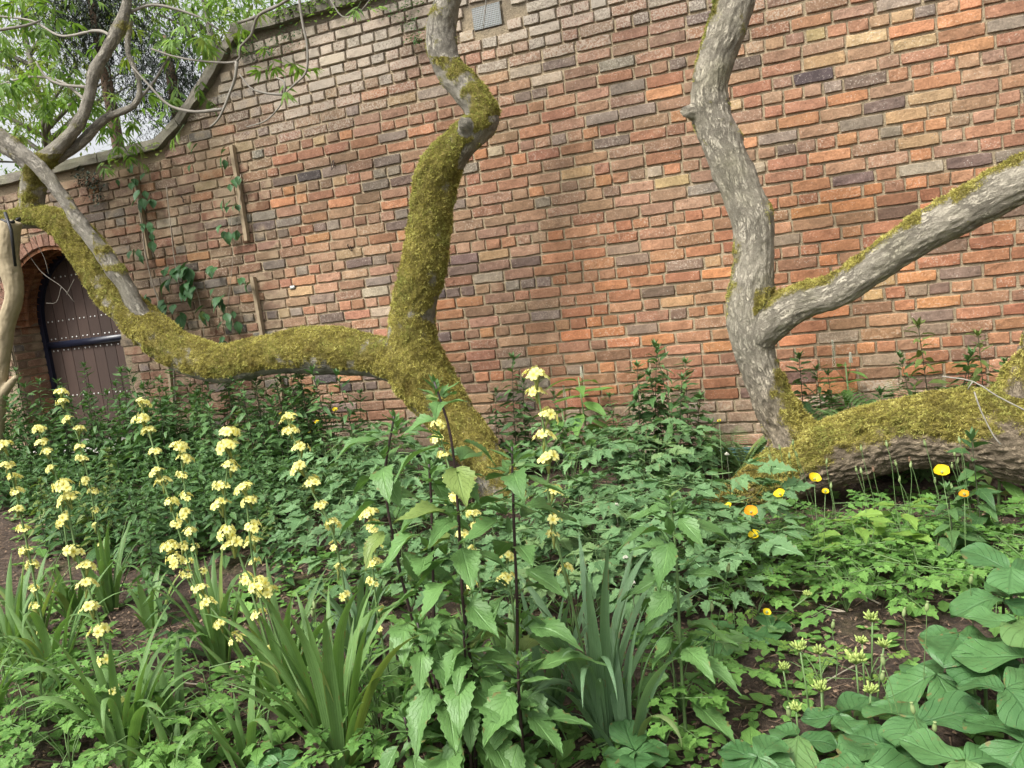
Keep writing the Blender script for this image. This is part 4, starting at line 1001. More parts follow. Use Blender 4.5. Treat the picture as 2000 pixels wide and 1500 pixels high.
# individual taller stems by the wall
for px, top, vi, lab in ((310, 745, 8, 'tall leafy stem against the brick pier right of the door'), (190, 770, 9, 'tall leafy stem in front of the studded door'), (345, 770, 10, 'bushy tall stem below the lowest batten'),
        (640, 770, 8, 'leafy stem in front of the pale bricks left of the trunk'), (690, 765, 9, 'leafy stem close to the trunk on its left'), (985, 697, 10, 'slender dark leafy stem against the wall right of the trunk'), (955, 760, 9, 'shorter dark leafy stem against the wall right of the trunk'),
        (1235, 712, 8, 'leftmost of the tall leafy stems against the wall between the trees'), (1262, 680, 10, 'tall leafy stem against the wall between the trees, second from left'), (1300, 668, 9, 'tallest leafy stem against the wall between the trees'), (1330, 705, 8, 'rightmost of the tall leafy stems against the wall between the trees'),
        (1283, 720, 2, 'broad leaved stem in the middle of the wall group between the trees'), (1560, 690, 8, 'leafy stem rising just right of the grey limb'), (1598, 712, 9, 'shorter leafy stem right of the grey limb'), (1808, 628, 10, 'tallest leafy stem behind the lying trunk'), (1918, 652, 9, 'leafy stem behind the lying trunk near the right edge'), (1855, 690, 3, 'wide leafy stem between the two behind the lying trunk'), (1965, 700, 8, 'short leafy stem behind the lying trunk at the right edge'),
        (1215, 775, 3, 'low wide leafy stem at the left foot of the tall wall group'), (1250, 760, 9, 'middling leafy stem inside the tall wall group, left half'), (1312, 735, 10, 'bushy leafy stem inside the tall wall group, right half'), (1350, 770, 1, 'low wide leafy stem at the right foot of the tall wall group'), (1275, 745, 8, 'slim leafy stem in the heart of the tall wall group'), (1030, 800, 4, 'low leafy stem against the wall behind the lone yellow spike'), (930, 810, 9, 'leafy stem right beside the mossy trunk foot'),
        (1085, 765, 8, 'leafy stem against the wall left of the white spiked plant'), (1195, 770, 10, 'leafy stem against the wall right of the white spiked plant'), (1010, 740, 9, 'leafy stem next to the slender dark one right of the trunk'), (1385, 800, 5, 'low broad leafy stem by the teal board'), (1625, 725, 10, 'leafy stem beside the white spike behind the log'), (1720, 735, 4, 'wide leafy stem behind the highest mossy part of the log'), (1780, 690, 9, 'leafy stem just left of the tallest one behind the log'), (1890, 700, 10, 'bushy leafy stem behind the log near the dead twig')):
    Yw = 4.75+rng.uniform(-.1, .15); p = at(px, top, Yw); zb = gz(p.x, Yw); base_h = {8: .62, 9: .62, 10: .62}.get(vi, .5)
    o = put_leafy(vi, p.x, Yw, 1, lab, 'tall leafy stems along the wall'); s = (p.z-zb)/base_h; o.scale = (min(s*1.15, 1.35),)*2+(s,); o.rotation_euler = (0, 0, rng.uniform(0, 6.28))
for px, py, s, lab in ((1875, 1130, .95, 'dark leafy stem in front of the lying trunk, left of a pair'), (1925, 1100, 1.1, 'dark leafy stem in front of the lying trunk, taller of a pair'), (300, 1200, .8, 'leafy clump of stems beside the twin spiked clump'), (355, 1290, .75, 'serrated stem low on the bare soil left of centre'),
                   (310, 1150, .7, 'leafy stem on the soil between two spike clumps'), (560, 1150, .6, 'small leafy stem on the soil left of the tall spike'), (620, 1190, .5, 'tiny leafy stem on open soil left of the dark stems'), (1230, 1100, .9, 'leafy stem at the front of the baneberry mound')):
    p = at_h(px, py); put_leafy(int(rng.integers(0, 8)), p.x, p.y, s, lab, 'scattered leafy stems')

# ------------------------------------------------------------------ rosette-like plants made of long-stalked compound leaves
def mound(name, p, meshes, n, h, rad, size, label, cat, group, stemmat=None, tilt=.3):
    t = thing(name, label, cat, p, 0, group); g = Geo()
    for q in range(n):
        a = q*2.4+rng.uniform(-.3, .3); fr = math.sqrt((q+.5)/n); r = rad*fr*.75; hh = h*(1.05-.55*fr*fr)*rng.uniform(.85, 1.1)
        e = Vector((math.cos(a)*r, math.sin(a)*r, hh))
        tube(g, [(0, 0, 0, .0024), (e.x*.35, e.y*.35, e.z*.55, .0020), (e.x, e.y, e.z, .0015)], 4, rng.uniform(.2, .9), cap=False)
        place_leaf(meshes, t, e, a+rng.uniform(-.5, .5), rng.uniform(-.35, .15)*fr*1.2+.12, size*rng.uniform(.8, 1.15), rng.uniform(-.3, .3))
    link('leaf_stalks', g.mesh('leaf_stalks', stemmat or M_stemG), t); return t
# baneberry mound
pts = []; tr_ = 0
while len(pts) < 36 and tr_ < 4000:
    tr_ += 1; px = rng.uniform(650, 1430); py = rng.uniform(985, 1255)
    if 835 < px < 1075 and py < 1130: continue
    if px > 1290 and py < 1075: continue
    lim = 1110 if px < 760 else (1190 if px < 1000 else 1255 if px < 1300 else 1190)
    if py > lim: continue
    p = at_h(px, py)
    if p.y > 4.95 or any((p-q).length < .19 for q in pts): continue
    pts.append(p)
for p in pts:
    px, py = proj(p); zone = 'left of and behind the dark stems' if px < 1000 else 'in the middle of the bed between the trees' if px < 1250 else 'beside the foot of the lying trunk'
    mound('baneberry_plant', p, LEAF_C, 9, rng.uniform(.26, .36) if py > 1060 else rng.uniform(.36, .52), .20, .265, 'bluish green lobed leaf plant '+zone, 'plant', 'lobed leaf plants '+zone)
# poppy foliage
def poppies(spots, meshes, group, lab, size=.13, h=.17, n=8):
    for (px, py) in spots:
        p = at_h(px, py); mound('poppy_plant', p, meshes, n, h*rng.uniform(.8, 1.2), .12, size, lab, 'plant', group)
sp1 = []
while len(sp1) < 38:
    px = rng.uniform(1400, 2040); py = rng.uniform(1050, 1195)
    if all(abs(px-a)+2.0*abs(py-b) > 54 for a, b in sp1): sp1.append((px, py))
poppies(sp1, LEAF_P, 'divided leaf plants under the lying trunk', 'fresh green divided leaf plant on the ground under the lying trunk', .17, .15)
poppies([(1255, 1400), (1330, 1390), (1390, 1360), (1300, 1450)], LEAF_P, 'divided leaf plants right of the sword leaves', 'bright divided leaf plant at the bottom right of the sword leaves', .16, .17)
poppies([(300, 1500), (350, 1470), (230, 1400), (280, 1340), (520, 1440), (420, 1420), (90, 1420), (150, 1460), (60, 1490), (190, 1440), (120, 1330), (20, 1480), (20, 1400), (140, 1510)], LEAF_P, 'divided leaf plants in the bottom left corner', 'feathery lime green divided leaf plant in the bottom left corner', .17, .17)
poppies([(735, 1420), (750, 1480), (790, 1350), (700, 1470), (960, 1450), (975, 1390)], LEAF_P, 'divided leaf plants between sword leaves and dark stems', 'bright divided leaf plant between the sword leaves and the dark stems', .15, .16)
poppies([(1600, 1330), (1700, 1330), (1560, 1180), (1860, 1150), (1480, 1200)], LEAF_L, 'lime divided leaf plants on the right soil', 'lime green divided leaf seedling on the bare soil at the right', .08, .07, 6)
# stout light-green leaves group in the middle of the poppy patch
for px, py, lab in ((1690, 1130, 'pale lime plant with pointed lobed leaves in the middle of the poppy patch'), (1770, 1100, 'pale lime plant with pointed leaves right of its paler twin')):
    p = at_h(px, py); t = mound('lime_leaf_plant', p, one([leaf(1, .55, 12, .10, 1, .4, 1.3, .12, .25, .03, .05, .6, 2) for _ in range(3)], M_leafY, 'pointed_leaf'), 12, .24, .15, .11, lab, 'plant', 'pale lime plants')
# big round leaf plants, bottom right
def round_plant(px, py, h, n, size, label, a0=0.):
    n = n-1 if n == 4 and rng.random() < .6 else n
    c = at_h(px, py, h); zb = gz(c.x, c.y); t = thing('round_leaf_plant', label, 'plant', (c.x, c.y, zb), 0, 'large round leaved plants at the lower right')
    g = Geo(); tube(g, [(0, .04, 0, .005), (0, .03, h*.6, .0045), (0, 0, h, .004)], 6, .2, cap=False)
    link('leaf_stalk', g.mesh('leaf_stalk', M_stemD if rng.random() < .4 else M_stemG), t)
    for q in range(n):
        place_leaf(LEAF_R, t, Vector((0, 0, h)), a0+q*2*math.pi/n+rng.uniform(-.25, .25), rng.uniform(-.30, .22), size*1.12*rng.uniform(.7, 1.15), rng.uniform(-.15, .15))
for a in ((1872, 1240, .22, 4, .125, 'round leaved plant highest in the lower right group, left one', .4), (1985, 1215, .28, 4, .13, 'round leaved plant at the right edge above the others', 1.), (1790, 1405, .16, 4, .135, 'round leaved plant with the brightest upright leaf at the lower right', .2),
          (1965, 1345, .26, 4, .13, 'round leaved plant at the right edge in the middle of its group', .7), (1690, 1500, .14, 4, .14, 'round leaved plant cut by the bottom edge right of centre', .0), (1885, 1490, .16, 4, .15, 'round leaved plant cut by the bottom edge near the right corner', .5),
          (2010, 1450, .18, 4, .14, 'round leaved plant in the bottom right corner', .9), (1560, 1440, .07, 4, .11, 'low round leaved plant lying on the soil left of its group', .3), (1480, 1480, .08, 5, .11, 'leftmost low round leaved plant at the bottom edge', 1.3),
          (1640, 1395, .10, 3, .11, 'small round leaved plant behind the primula seed heads', .9), (1975, 1110, .32, 4, .13, 'round leaved plant at the right edge just under the lying trunk', .2), (1240, 1470, .07, 6, .10, 'low round leaved rosette at the bottom beside the sword leaves', 0),
          (1400, 1240, .05, 6, .10, 'paddle leaved rosette on dark soil under the baneberry edge', .5), (1500, 1225, .05, 6, .09, 'flat rosette on soil right of the baneberry mound', .5), (545, 1490, .06, 5, .08, 'small rosette at the bottom edge left of the fan of sword leaves', .1),
          (1925, 1290, .20, 4, .13, 'round leaved plant between the highest and the right edge ones', 1.1), (1830, 1320, .15, 4, .12, 'round leaved plant just under the highest one of its group', .3), (2010, 1290, .24, 4, .14, 'round leaved plant half outside the right edge at mid height', .6), (1740, 1460, .12, 4, .12, 'round leaved plant between the brightest one and the bottom edge', .8), (1960, 1170, .26, 4, .12, 'round leaved plant at the right above the highest pair', 1.4)):
    round_plant(*a)
# poppy flowers
def cup(mat, r=.024):
    g = Geo()
    for k_ in range(4):
        a0 = k_*math.pi/2; V = []; uv = []
        for i, t in enumerate((.1, .45, .8, 1.)):
            for j in range(5):
                u = j/4-.5; a = a0+u*1.9*(1 if t > .3 else .7); rr = r*t*(1+.05*math.sin(j*2.2+k_)); V.append((rr*math.cos(a)*(1+.04*k_ % 2), rr*math.sin(a), r*(.75*t*t+.06*math.sin(6*u+k_)*t)+.002*(k_ % 2))); uv.append((u*2, t))
        g.add(V, [(i*5+j, i*5+j+1, (i+1)*5+j+1, (i+1)*5+j) for i in range(3) for j in range(4)], uv, rng.uniform(.4, 1))
    return g.mesh('petals', mat)
CUPY = [cup(M_yellow) for _ in range(3)]; CUPO = [cup(M_orange) for _ in range(2)]
gcen = Geo(); tube(gcen, [(0, 0, .0, .003), (0, 0, .008, .005), (0, 0, .014, .002)], 7, .5); ME_cen = gcen.mesh('flower_centre', M_pod)
def poppy(px, py, Y, r, cols, label, tilt=.6):
    if px > 1300: Y -= .28 if Y > 3.3 else .15
    p = at(px, py, Y); b = Vector((p.x+rng.uniform(-.03, .03), Y, gz(p.x, Y))); t = thing('poppy_flower', label, 'poppy', b, 0, 'yellow and orange poppies'); e = p-b
    g = Geo(); tube(g, [(0, 0, 0, .0018), (e.x*.3, .01, e.z*.6, .0015), (e.x, e.y, e.z, .0012)], 5, .5); link('stem', g.mesh('stem', M_stemG), t)
    Rm = rotz(rng.uniform(-.6, .6)) @ rotx(tilt)
    link('petals', cols[rng.integers(len(cols))], t, TRS(e, Rm, .86*r/.024)); link('flower_centre', ME_cen, t, TRS(e, Rm, 1))
for a in ((1590, 938, 3.55, .027, CUPY, 'yellow poppy in front of the lying trunk, topmost of the left three'), (1525, 968, 3.5, .025, CUPY, 'yellow poppy in front of the root end of the lying trunk'), (1467, 1003, 3.35, .028, CUPO, 'orange poppy beside the root end of the lying trunk'),
          (1424, 990, 3.5, .017, CUPY, 'small yellow poppy farthest left by the root of the lying trunk'), (1475, 1048, 3.2, .024, CUPY, 'yellow poppy just below the orange one'), (1840, 925, 3.5, .03, CUPY, 'widest open yellow poppy before the lying trunk at right'),
          (1884, 968, 3.35, .018, CUPO, 'small deep yellow poppy near the pair of dark stems'), (1612, 962, 3.5, .015, CUPY, 'half closed yellow poppy beside a divided leaf'), (655, 802, 4.4, .02, CUPY, 'yellow poppy among leafy stems near the pale bricks left of the trunk'), (620, 826, 4.4, .018, CUPY, 'small yellow poppy before the wall, second left of the trunk'),
          (564, 812, 4.5, .012, CUPY, 'tiny yellow poppy above the tall yellow spike'), (548, 808, 4.5, .011, CUPY, 'tiniest yellow poppy left of the one above the tall yellow spike'), (605, 845, 4.4, .010, CUPY, 'tiny yellow bud just above the tall spike by the trunk'),
          (915, 1305, 2.15, .015, CUPY, 'yellow flower tucked low behind the tallest dark stem'), (1497, 1198, 2.9, .016, CUPY, 'yellow poppy lying low over bare soil at the right'), (1405, 823, 4.1, .01, CUPY, 'tiny yellow flower before the wall foot')):
    poppy(*a)
# seed pods on wiry stems
gp = Geo(); tube(gp, [(0, 0, 0, .0015), (0, 0, .004, .0045), (0, 0, .012, .0062), (0, 0, .022, .0045), (0, 0, .027, .002), (0, 0, .029, .0045), (0, 0, .030, .003)], 8, .5); ME_pod = gp.mesh('seed_pod', M_pod); ME_podB = gp.mesh('dry_pod', M_podB)
def pod(px, py, bx, by, label, brown=False, s=1., group='poppy seed pods on wiry stems'):
    b = at_h(bx, by); p = at(px, py, b.y+rng.uniform(-.03, .03)); t = thing('seed_pod_stem', label, 'seed pod', b, 0, group); e = p-b
    g = Geo(); tube(g, spline([(0, 0, 0, .0016), (e.x*.35+rng.uniform(-.02, .02), e.y*.4, e.z*.4, .0014), (e.x*.8, e.y*.8, e.z*.85, .0012), (*e, .0012)], .04), 4, .5, cap=False); link('stem', g.mesh('stem', M_stemG), t)
    link('pod', ME_podB if brown else ME_pod, t, TRS(e, rotx(rng.uniform(-.25, .25)) @ roty(rng.uniform(-.25, .25)), s))
for px, py, bx, by, br, lab in ((1281, 1165, 1300, 1400, 0, 'green seed pod on a wiry stem left of the solitary green stem'), (1299, 1118, 1325, 1420, 1, 'brown dry seed pod beside the solitary green stem'), (1421, 1118, 1385, 1390, 0, 'tall green seed pod right of the solitary green stem'), (1390, 1195, 1385, 1400, 0, 'shorter green seed pod right of the solitary green stem'),
        (1626, 1228, 1632, 1330, 0, 'round green seed pod over the bare soil at the right'), (1764, 1205, 1790, 1300, 0, 'green seed pod left of the large round leaves'), (1809, 1195, 1815, 1420, 0, 'green seed pod rising through the large round leaves'), (1895, 1140, 1905, 1330, 0, 'pale seed pod before the right round leaves'),
        (1785, 1395, 1830, 1560, 0, 'dark seed pod in front of the brightest round leaf'), (1726, 1300, 1790, 1520, 0, 'upper pod of a pair above the lower right seed heads'), (1722, 1330, 1780, 1520, 0, 'lower pod of a pair above the lower right seed heads'), (1825, 1430, 1815, 1570, 0, 'pod by the bottom edge under the bright round leaf'),
        (1542, 1400, 1600, 1570, 0, 'pod near the bottom edge right of centre'), (1992, 1160, 1998, 1300, 1, 'brown pod at the right edge'), (615, 1190, 640, 1400, 0, 'larger pod of a pair left of the dark stems'), (612, 1205, 650, 1410, 0, 'smaller pod of a pair left of the dark stems')):
    pod(px, py, bx, by, lab, bool(br))
for q in range(26):
    px = rng.uniform(1480, 1900); py = rng.uniform(865, 960); pod(px, py, px+rng.uniform(10, 60), rng.uniform(1060, 1110), 'thin green poppy pod standing against the lying trunk', rng.random() < .15, .9, 'thin poppy pods against the lying trunk')
# primula seed heads
def seed_head(px, py, bx, by, r, label):
    b = at_h(bx, by); p = at(px, py, b.y); t = thing('primula_seed_head', label, 'seed head', b, 0, 'yellow green seed heads'); e = p-b; g = Geo()
    tube(g, [(0, 0, 0, .003), (e.x*.5, e.y*.5+.01, e.z*.5, .0028), (*e, .0024)], 6, .6); link('stem', g.mesh('stem', M_stemG), t)
    g = Geo(); n = 27
    for q in range(n):
        z = 1-.95*(q+.5)/n; a = q*2.4; d = Vector((math.cos(a)*math.sqrt(max(0, 1-z*z))+rng.normal(0, .12), math.sin(a)*math.sqrt(max(0, 1-z*z))+rng.normal(0, .12), z*.8+.75)).normalized()*rng.uniform(.65, 1.3)
        tube(g, [tuple(e)+(.0012,), tuple(e+d*r*.55)+(.0014,), tuple(e+d*r*.7)+(.0030*r/.03,), tuple(e+d*r*.95)+(.0036*r/.03,), tuple(e+d*r*1.12)+(.0012,)], 5, rng.uniform(.1, 1))
    link('capsules', g.mesh('capsules', M_seed), t)
for a in ((1704, 1215, 1703, 1330, .028, 'yellow green seed head standing highest on the right soil'), (1684, 1258, 1690, 1370, .022, 'seed head just below left of the highest one'), (1726, 1265, 1712, 1380, .022, 'seed head just below right of the highest one'), (1672, 1298, 1680, 1400, .034, 'widest yellow green seed head of the right group'),
          (1563, 1272, 1585, 1420, .026, 'seed head left of the group over mossy soil'), (1600, 1278, 1610, 1400, .022, 'seed head second from left over mossy soil'), (1530, 1310, 1545, 1400, .020, 'small seed head farthest left over mossy soil'), (1604, 1352, 1608, 1450, .026, 'seed head low in front of the round leaves'),
          (1890, 1308, 1920, 1400, .026, 'seed head among the large round leaves at right'), (1578, 1165, 1500, 1230, .018, 'seed head on a long slanting stalk over the soil'), (1295, 1285, 1290, 1380, .020, 'seed head at left of the bright divided leaves'), (1275, 1305, 1275, 1390, .016, 'smaller seed head beside the bright divided leaves'),
          (1700, 1355, 1700, 1450, .024, 'seed head right behind the bright round leaf'), (1555, 1390, 1560, 1460, .022, 'seed head near the bottom over a low rosette')):
    seed_head(*a)
# pokeweed-like light green plants with white flower spikes
def pokeweed(px, py, hh, label, spikes, n=13, size=.16):
    b = at_h(px, py); t = thing('pokeweed_plant', label, 'plant', b, 0, 'light green plants with white spikes'); g = Geo()
    tube(g, [(0, 0, 0, .007), (.01, 0, hh*.5, .006), (0, 0, hh, .004)], 6, .8); link('stem', g.mesh('stem', M_stemG), t)
    for q in range(n):
        fr = .35+.65*q/n; place_leaf(LEAF_W, t, Vector((0, 0, hh*fr)), q*2.4+.5, -.2+.9*(fr-.4), size*(1.1-.4*fr)*rng.uniform(.85, 1.1), rng.uniform(-.3, .3))
    for (sx, sz, L) in spikes:
        g = Geo(); p0 = Vector((0, 0, hh*.8)); p1 = Vector((sx, -.02, sz))
        tube(g, [tuple(p0)+(.002,), tuple(p1)+(.002,), tuple(p1+Vector((0, 0, L)))+(.001,)], 4, .5, 1)
        for q in range(60):
            f_ = q/60; a = q*2.4; rr = .009*(1-.6*f_); c = p1+Vector((math.cos(a)*rr, math.sin(a)*rr, L*f_)); u = .003
            g.add([c+Vector((u, 0, 0)), c+Vector((-u, 0, 0)), c+Vector((0, u, 0)), c+Vector((0, -u, 0)), c+Vector((0, 0, u)), c-Vector((0, 0, u))], [(0, 2, 4), (2, 1, 4), (1, 3, 4), (3, 0, 4), (2, 0, 5), (1, 2, 5), (3, 1, 5), (0, 3, 5)], None, rng.uniform(.3, 1)*(.5+.5*f_))
        link('flower_spike', g.mesh('flower_spike', [M_white, M_stemG]), t)
pokeweed(1150, 915, .60, 'light green broad leaved plant with white spikes at the wall between the trees', [(.03, .60, .07), (-.10, .48, .08)], 18, .25)
pokeweed(1112, 925, .42, 'lower light green plant left of the one with white spikes', [], 10, .25)
pokeweed(1665, 905, .60, 'light green plant with a tall white spike behind the lying trunk', [(-.06, .58, .16), (.03, .6, .06)], 12, .20)
pokeweed(1950, 1010, .33, 'light green plant at the right edge in front of the lying trunk', [], 8, .2)
# ferns
def fern(px, py, Y, n, L, label):
    p = at(px, py, Y); b = Vector((p.x, Y, gz(p.x, Y))); t = thing('fern', label, 'fern', b, 0, 'ferns by the wall')
    for q in range(n):
        a = q*2*math.pi/n+rng.uniform(-.3, .3); g = Geo(); P = []
        for i in range(13):
            s = i/12; P.append((math.cos(a)*L*s*.55, math.sin(a)*L*s*.55, L*(1.35*s-.60*s*s)))
        tube(g, [(*c, .002*(1-i/14)) for i, c in enumerate(P)], 4, .5, cap=False)
        for i in range(1, 24):
            s = i/24; c = Vector(P[min(12, int(s*12))]).lerp(Vector(P[min(12, int(s*12)+1)]), s*12 % 1); w = L*.26*math.sin(math.pi*(s*.8+.17))
            for sd in (-1, 1):
                d = Vector((math.cos(a+sd*1.25), math.sin(a+sd*1.25), -.12)).normalized(); g.put(leaf(1, .24, 5, .18, 1, .25, 1.2, .05, .1, .01, 0, .5, 1), TRS(c, frame_from(d), w), rng.uniform(.3, 1))
        link('frond', g.mesh('frond', M_fern), t)
fern(1440, 855, 4.75, 9, .38, 'dark fern between the wall and the lying trunk root')
fern(1680, 775, 4.65, 10, .62, 'pale fern on the far side of the lying trunk, centre')
fern(1790, 752, 4.62, 10, .66, 'pale fern on the far side of the lying trunk, right')
# small white tufts on the baneberry
for px, py, r, lab in ((1203, 988, .013, 'white flower tuft above the baneberry leaves'), (1234, 1140, .012, 'white flower tuft low in the baneberry'), (1222, 1090, .010, 'tiny white flower tuft in the baneberry'), (1420, 888, .012, 'pale flower tuft before the teal board')):
    p = at_h(px, py, .33); g = Geo()
    for q in range(34):
        d = Vector(rng.normal(0, 1, 3)); d.z = abs(d.z); d.normalize(); tube(g, [(0, 0, 0, .0006), tuple(d*r*.8)+(.0010,), tuple(d*r)+(.0016,)], 4, rng.uniform(.3, 1))
    t = thing('white_flower_tuft', lab, 'flower', (p.x, p.y, p.z-.33), 0, 'white flower tufts'); h_ = link('flower_head', g.mesh('flower_head', M_white), t, Matrix.Translation((0, 0, .33)))
    g = Geo(); tube(g, [(0, 0, 0, .002), (0, 0, .33, .0015)], 4, .5); link('stem', g.mesh('stem', M_stemM), t)

# ------------------------------------------------------------------ climber on the battens, wall-top plants
def climber(paths, leaves, label):
    b = at_h(330, 870); b.y = WY-.06; t = thing('wall_climber', label, 'climbing plant', b)
    for P, r in paths:
        pts = [at(*q, WY-.05)-b for q in P]; g = Geo(); tube(g, spline([(*p, r) for p in pts], .03), 5, .6, wob=.1); link('stem', g.mesh('stem', M_twig), t)
    for (px, py, n, sz, sp_) in leaves:
        for q in range(n):
            c = at(px+rng.normal(0, sp_), py+rng.normal(0, sp_*.8), WY-.05-abs(rng.normal(0, .03)))-b
            place_leaf(LEAF_B, t, c, 1.5*math.pi+rng.uniform(-1.3, 1.3), rng.uniform(-1.25, -.35), sz*1.25*rng.uniform(.7, 1.2), rng.uniform(-.3, .3))
climber([([(262, 345), (275, 430), (285, 500), (300, 560), (330, 650), (345, 800)], .006), ([(325, 365), (333, 440), (340, 500), (350, 560)], .005), ([(350, 560), (380, 560), (395, 620), (400, 680)], .003), ([(452, 420), (455, 500), (448, 570), (440, 640)], .0025), ([(470, 340), (468, 400), (460, 480)], .002)],
        [(262, 340, 7, .06, 14), (285, 385, 7, .07, 10), (290, 450, 7, .07, 14), (262, 490, 5, .06, 8), (350, 525, 14, .09, 16), (365, 560, 9, .09, 14), (325, 590, 6, .08, 10), (400, 605, 5, .08, 8), (440, 580, 9, .08, 14), (450, 620, 6, .07, 10), (352, 612, 2, .09, 3),
         (450, 445, 6, .065, 10), (460, 350, 5, .055, 8), (455, 395, 5, .06, 9), (435, 290, 4, .06, 12), (478, 545, 4, .07, 6), (440, 660, 3, .07, 5), (285, 575, 2, .07, 3), (420, 520, 3, .07, 12), (380, 300, 4, .05, 18)], 'leafy climbing plant with twisting pale stems on the battens right of the door')
def tuft(spots, mat, size, label, name='wall_plant', cat='wall plant', Yo=.03):
    b = at(spots[0][0], spots[0][1], WY-Yo); g = Geo()
    for (px, py, n, sp_) in spots:
        for q in range(n):
            c = at(px+rng.normal(0, sp_), py+rng.normal(0, sp_*.7), WY-Yo-abs(rng.normal(0, .02)))-b; a = rng.uniform(math.pi, 2*math.pi); pt = rng.uniform(-.8, .4)
            d = Vector((math.cos(a)*math.cos(pt), math.sin(a)*math.cos(pt), math.sin(pt))); g.put(leaf(1, .6, 4, .1, 1, .4, 1.4, .1, .2, .02, 0, .6, 1), TRS(c, frame_from(d), size*rng.uniform(.6, 1.3)), rng.uniform(0, 1))
    o = link(name, g.mesh(name, mat)); o.location = b; tag(o, label, cat, 'small plants rooted in the wall', 'stuff')
tuft([(480, 95, 120, 16), (560, 70, 110, 22), (520, 100, 60, 14)], M_leafB, .022, 'dark creeping plant hanging under the coping at the corner of the swoop')
tuft([(790, 15, 110, 22), (812, 75, 60, 10), (800, 45, 30, 12)], M_leafM, .024, 'grey green tuft growing in the wall left of the kinked trunk top')
tuft([(180, 355, 160, 13), (190, 385, 60, 9), (160, 340, 60, 12)], M_yew, .028, 'dark dry creeper hanging over the low wall above the door')
tuft([(235, 315, 24, 18), (300, 290, 10, 12)], M_leafY, .06, 'fresh lime leaves spilling over the low coping', Yo=.07)
tuft([(560, 12, 130, 22), (620, 5, 120, 30), (690, -10, 100, 30)], M_leafY, .035, 'lime green moss and leaves along the top of the high coping', Yo=.04)

# ------------------------------------------------------------------ overhanging branches top left
def twigs(rows, label, r=.006, leaves=(), mat=None, name='overhanging_branch', Yd=None, lm='t'):
    b = at(*rows[0][0][:2], rows[0][0][2]); t = thing(name, label, 'branch', b, 0, 'branches hanging in at the upper left')
    for P in rows:
        n = len(P); g = Geo(); tube(g, spline([(*(at(q[0], q[1], q[2])-b), (q[3] if len(q) > 3 else r*(1-.6*i/n))) for i, q in enumerate(P)], .03), 6, rng.uniform(.2, .8), wob=.1); link('twig', g.mesh('twig', mat or M_twigD), t)
    for (px, py, Y, n, sz, sp_) in leaves:
        for q in range(n):
            c = at(px+rng.normal(0, sp_), py+rng.normal(0, sp_), Y+rng.normal(0, .08))-b
            link('leaf_spray', SPRAY[rng.integers(len(SPRAY))] if lm == 't' else SPRAYY[rng.integers(len(SPRAYY))], t, TRS(c, rotz(rng.uniform(0, 6.28)) @ rotx(rng.uniform(-1.2, .3)) @ roty(rng.uniform(-.6, .6)), sz*1.35*rng.uniform(.8, 1.2)))
    return t
def spray(mat):
    g = Geo(); n = 7
    stalk_tpl(g, (0, 0, 0), (0, .5, -.05), .008, 3, .4, 1)
    for q in range(n):
        y = .25+.12*q; s = .42*(1-.3*abs(q/n-.4)); a = (-1)**q*(1.0-.1*q) if q < n-1 else 0
        g.put(leaf(1, .24, 6, .06, 1, .4, 1.3, .2, .35, .02, .02, .7, 1), Matrix.Translation((0, min(y, .55), -.05)) @ rotz(-a) @ rotx(rng.uniform(-.4, .1)) @ Matrix.Scale(s, 4), rng.uniform(0, 1))
    return g.mesh('leaf_spray', [mat, M_stemG])
SPRAY = [spray(M_leafT) for _ in range(5)]; SPRAYY = [spray(M_leafY) for _ in range(3)]
twigs([[(590, -20, 4.0), (545, 10, 4.0), (505, 30, 4.0), (490, 70, 4.02), (470, 90, 4.02), (462, 120, 4.04), (400, 120, 4.05), (340, 110, 4.06), (295, 95, 4.08)], [(462, 120, 4.04), (460, 150, 4.04), (440, 205, 4.03), (425, 235, 4.02), (410, 248, 4.02)],
       [(435, 213, 4.03), (380, 218, 4.04), (330, 205, 4.05), (290, 165, 4.06), (258, 130, 4.08)], [(500, 33, 4.), (465, 45, 4.)]], 'bare grey branch zigzagging in from the top over the low coping', .010,
      [(430, 45, 4.05, 5, .15, 22), (390, 60, 4.08, 5, .15, 18), (450, 20, 4.1, 4, .15, 18)], lm='y')
twigs([[(582, -20, 3.9), (590, 40, 3.9), (600, 90, 3.9), (598, 140, 3.9), (575, 165, 3.9), (555, 185, 3.9), (548, 205, 3.9), (520, 235, 3.9), (482, 248, 3.9)], [(553, 185, 3.9), (520, 182, 3.92), (490, 172, 3.94), (468, 145, 3.96)], [(556, 183, 3.9), (555, 160, 3.9), (540, 152, 3.9)]],
      'dark drooping twig hanging in front of the wall corner with young leaves', .007, [(560, 130, 3.92, 4, .13, 14), (530, 100, 3.94, 3, .13, 14)], lm='y')
twigs([[(950, -20, 4.2), (948, 20, 4.2), (943, 60, 4.2)]], 'short dark twig hanging in front of the vent grille', .004)
twigs([[(640, -10, 4.1), (668, 32, 4.1), (700, 25, 4.1), (730, -10, 4.1)]], 'thin dark twig dipping in at the top over the coping', .004, [(700, 10, 4.1, 2, .12, 8)])
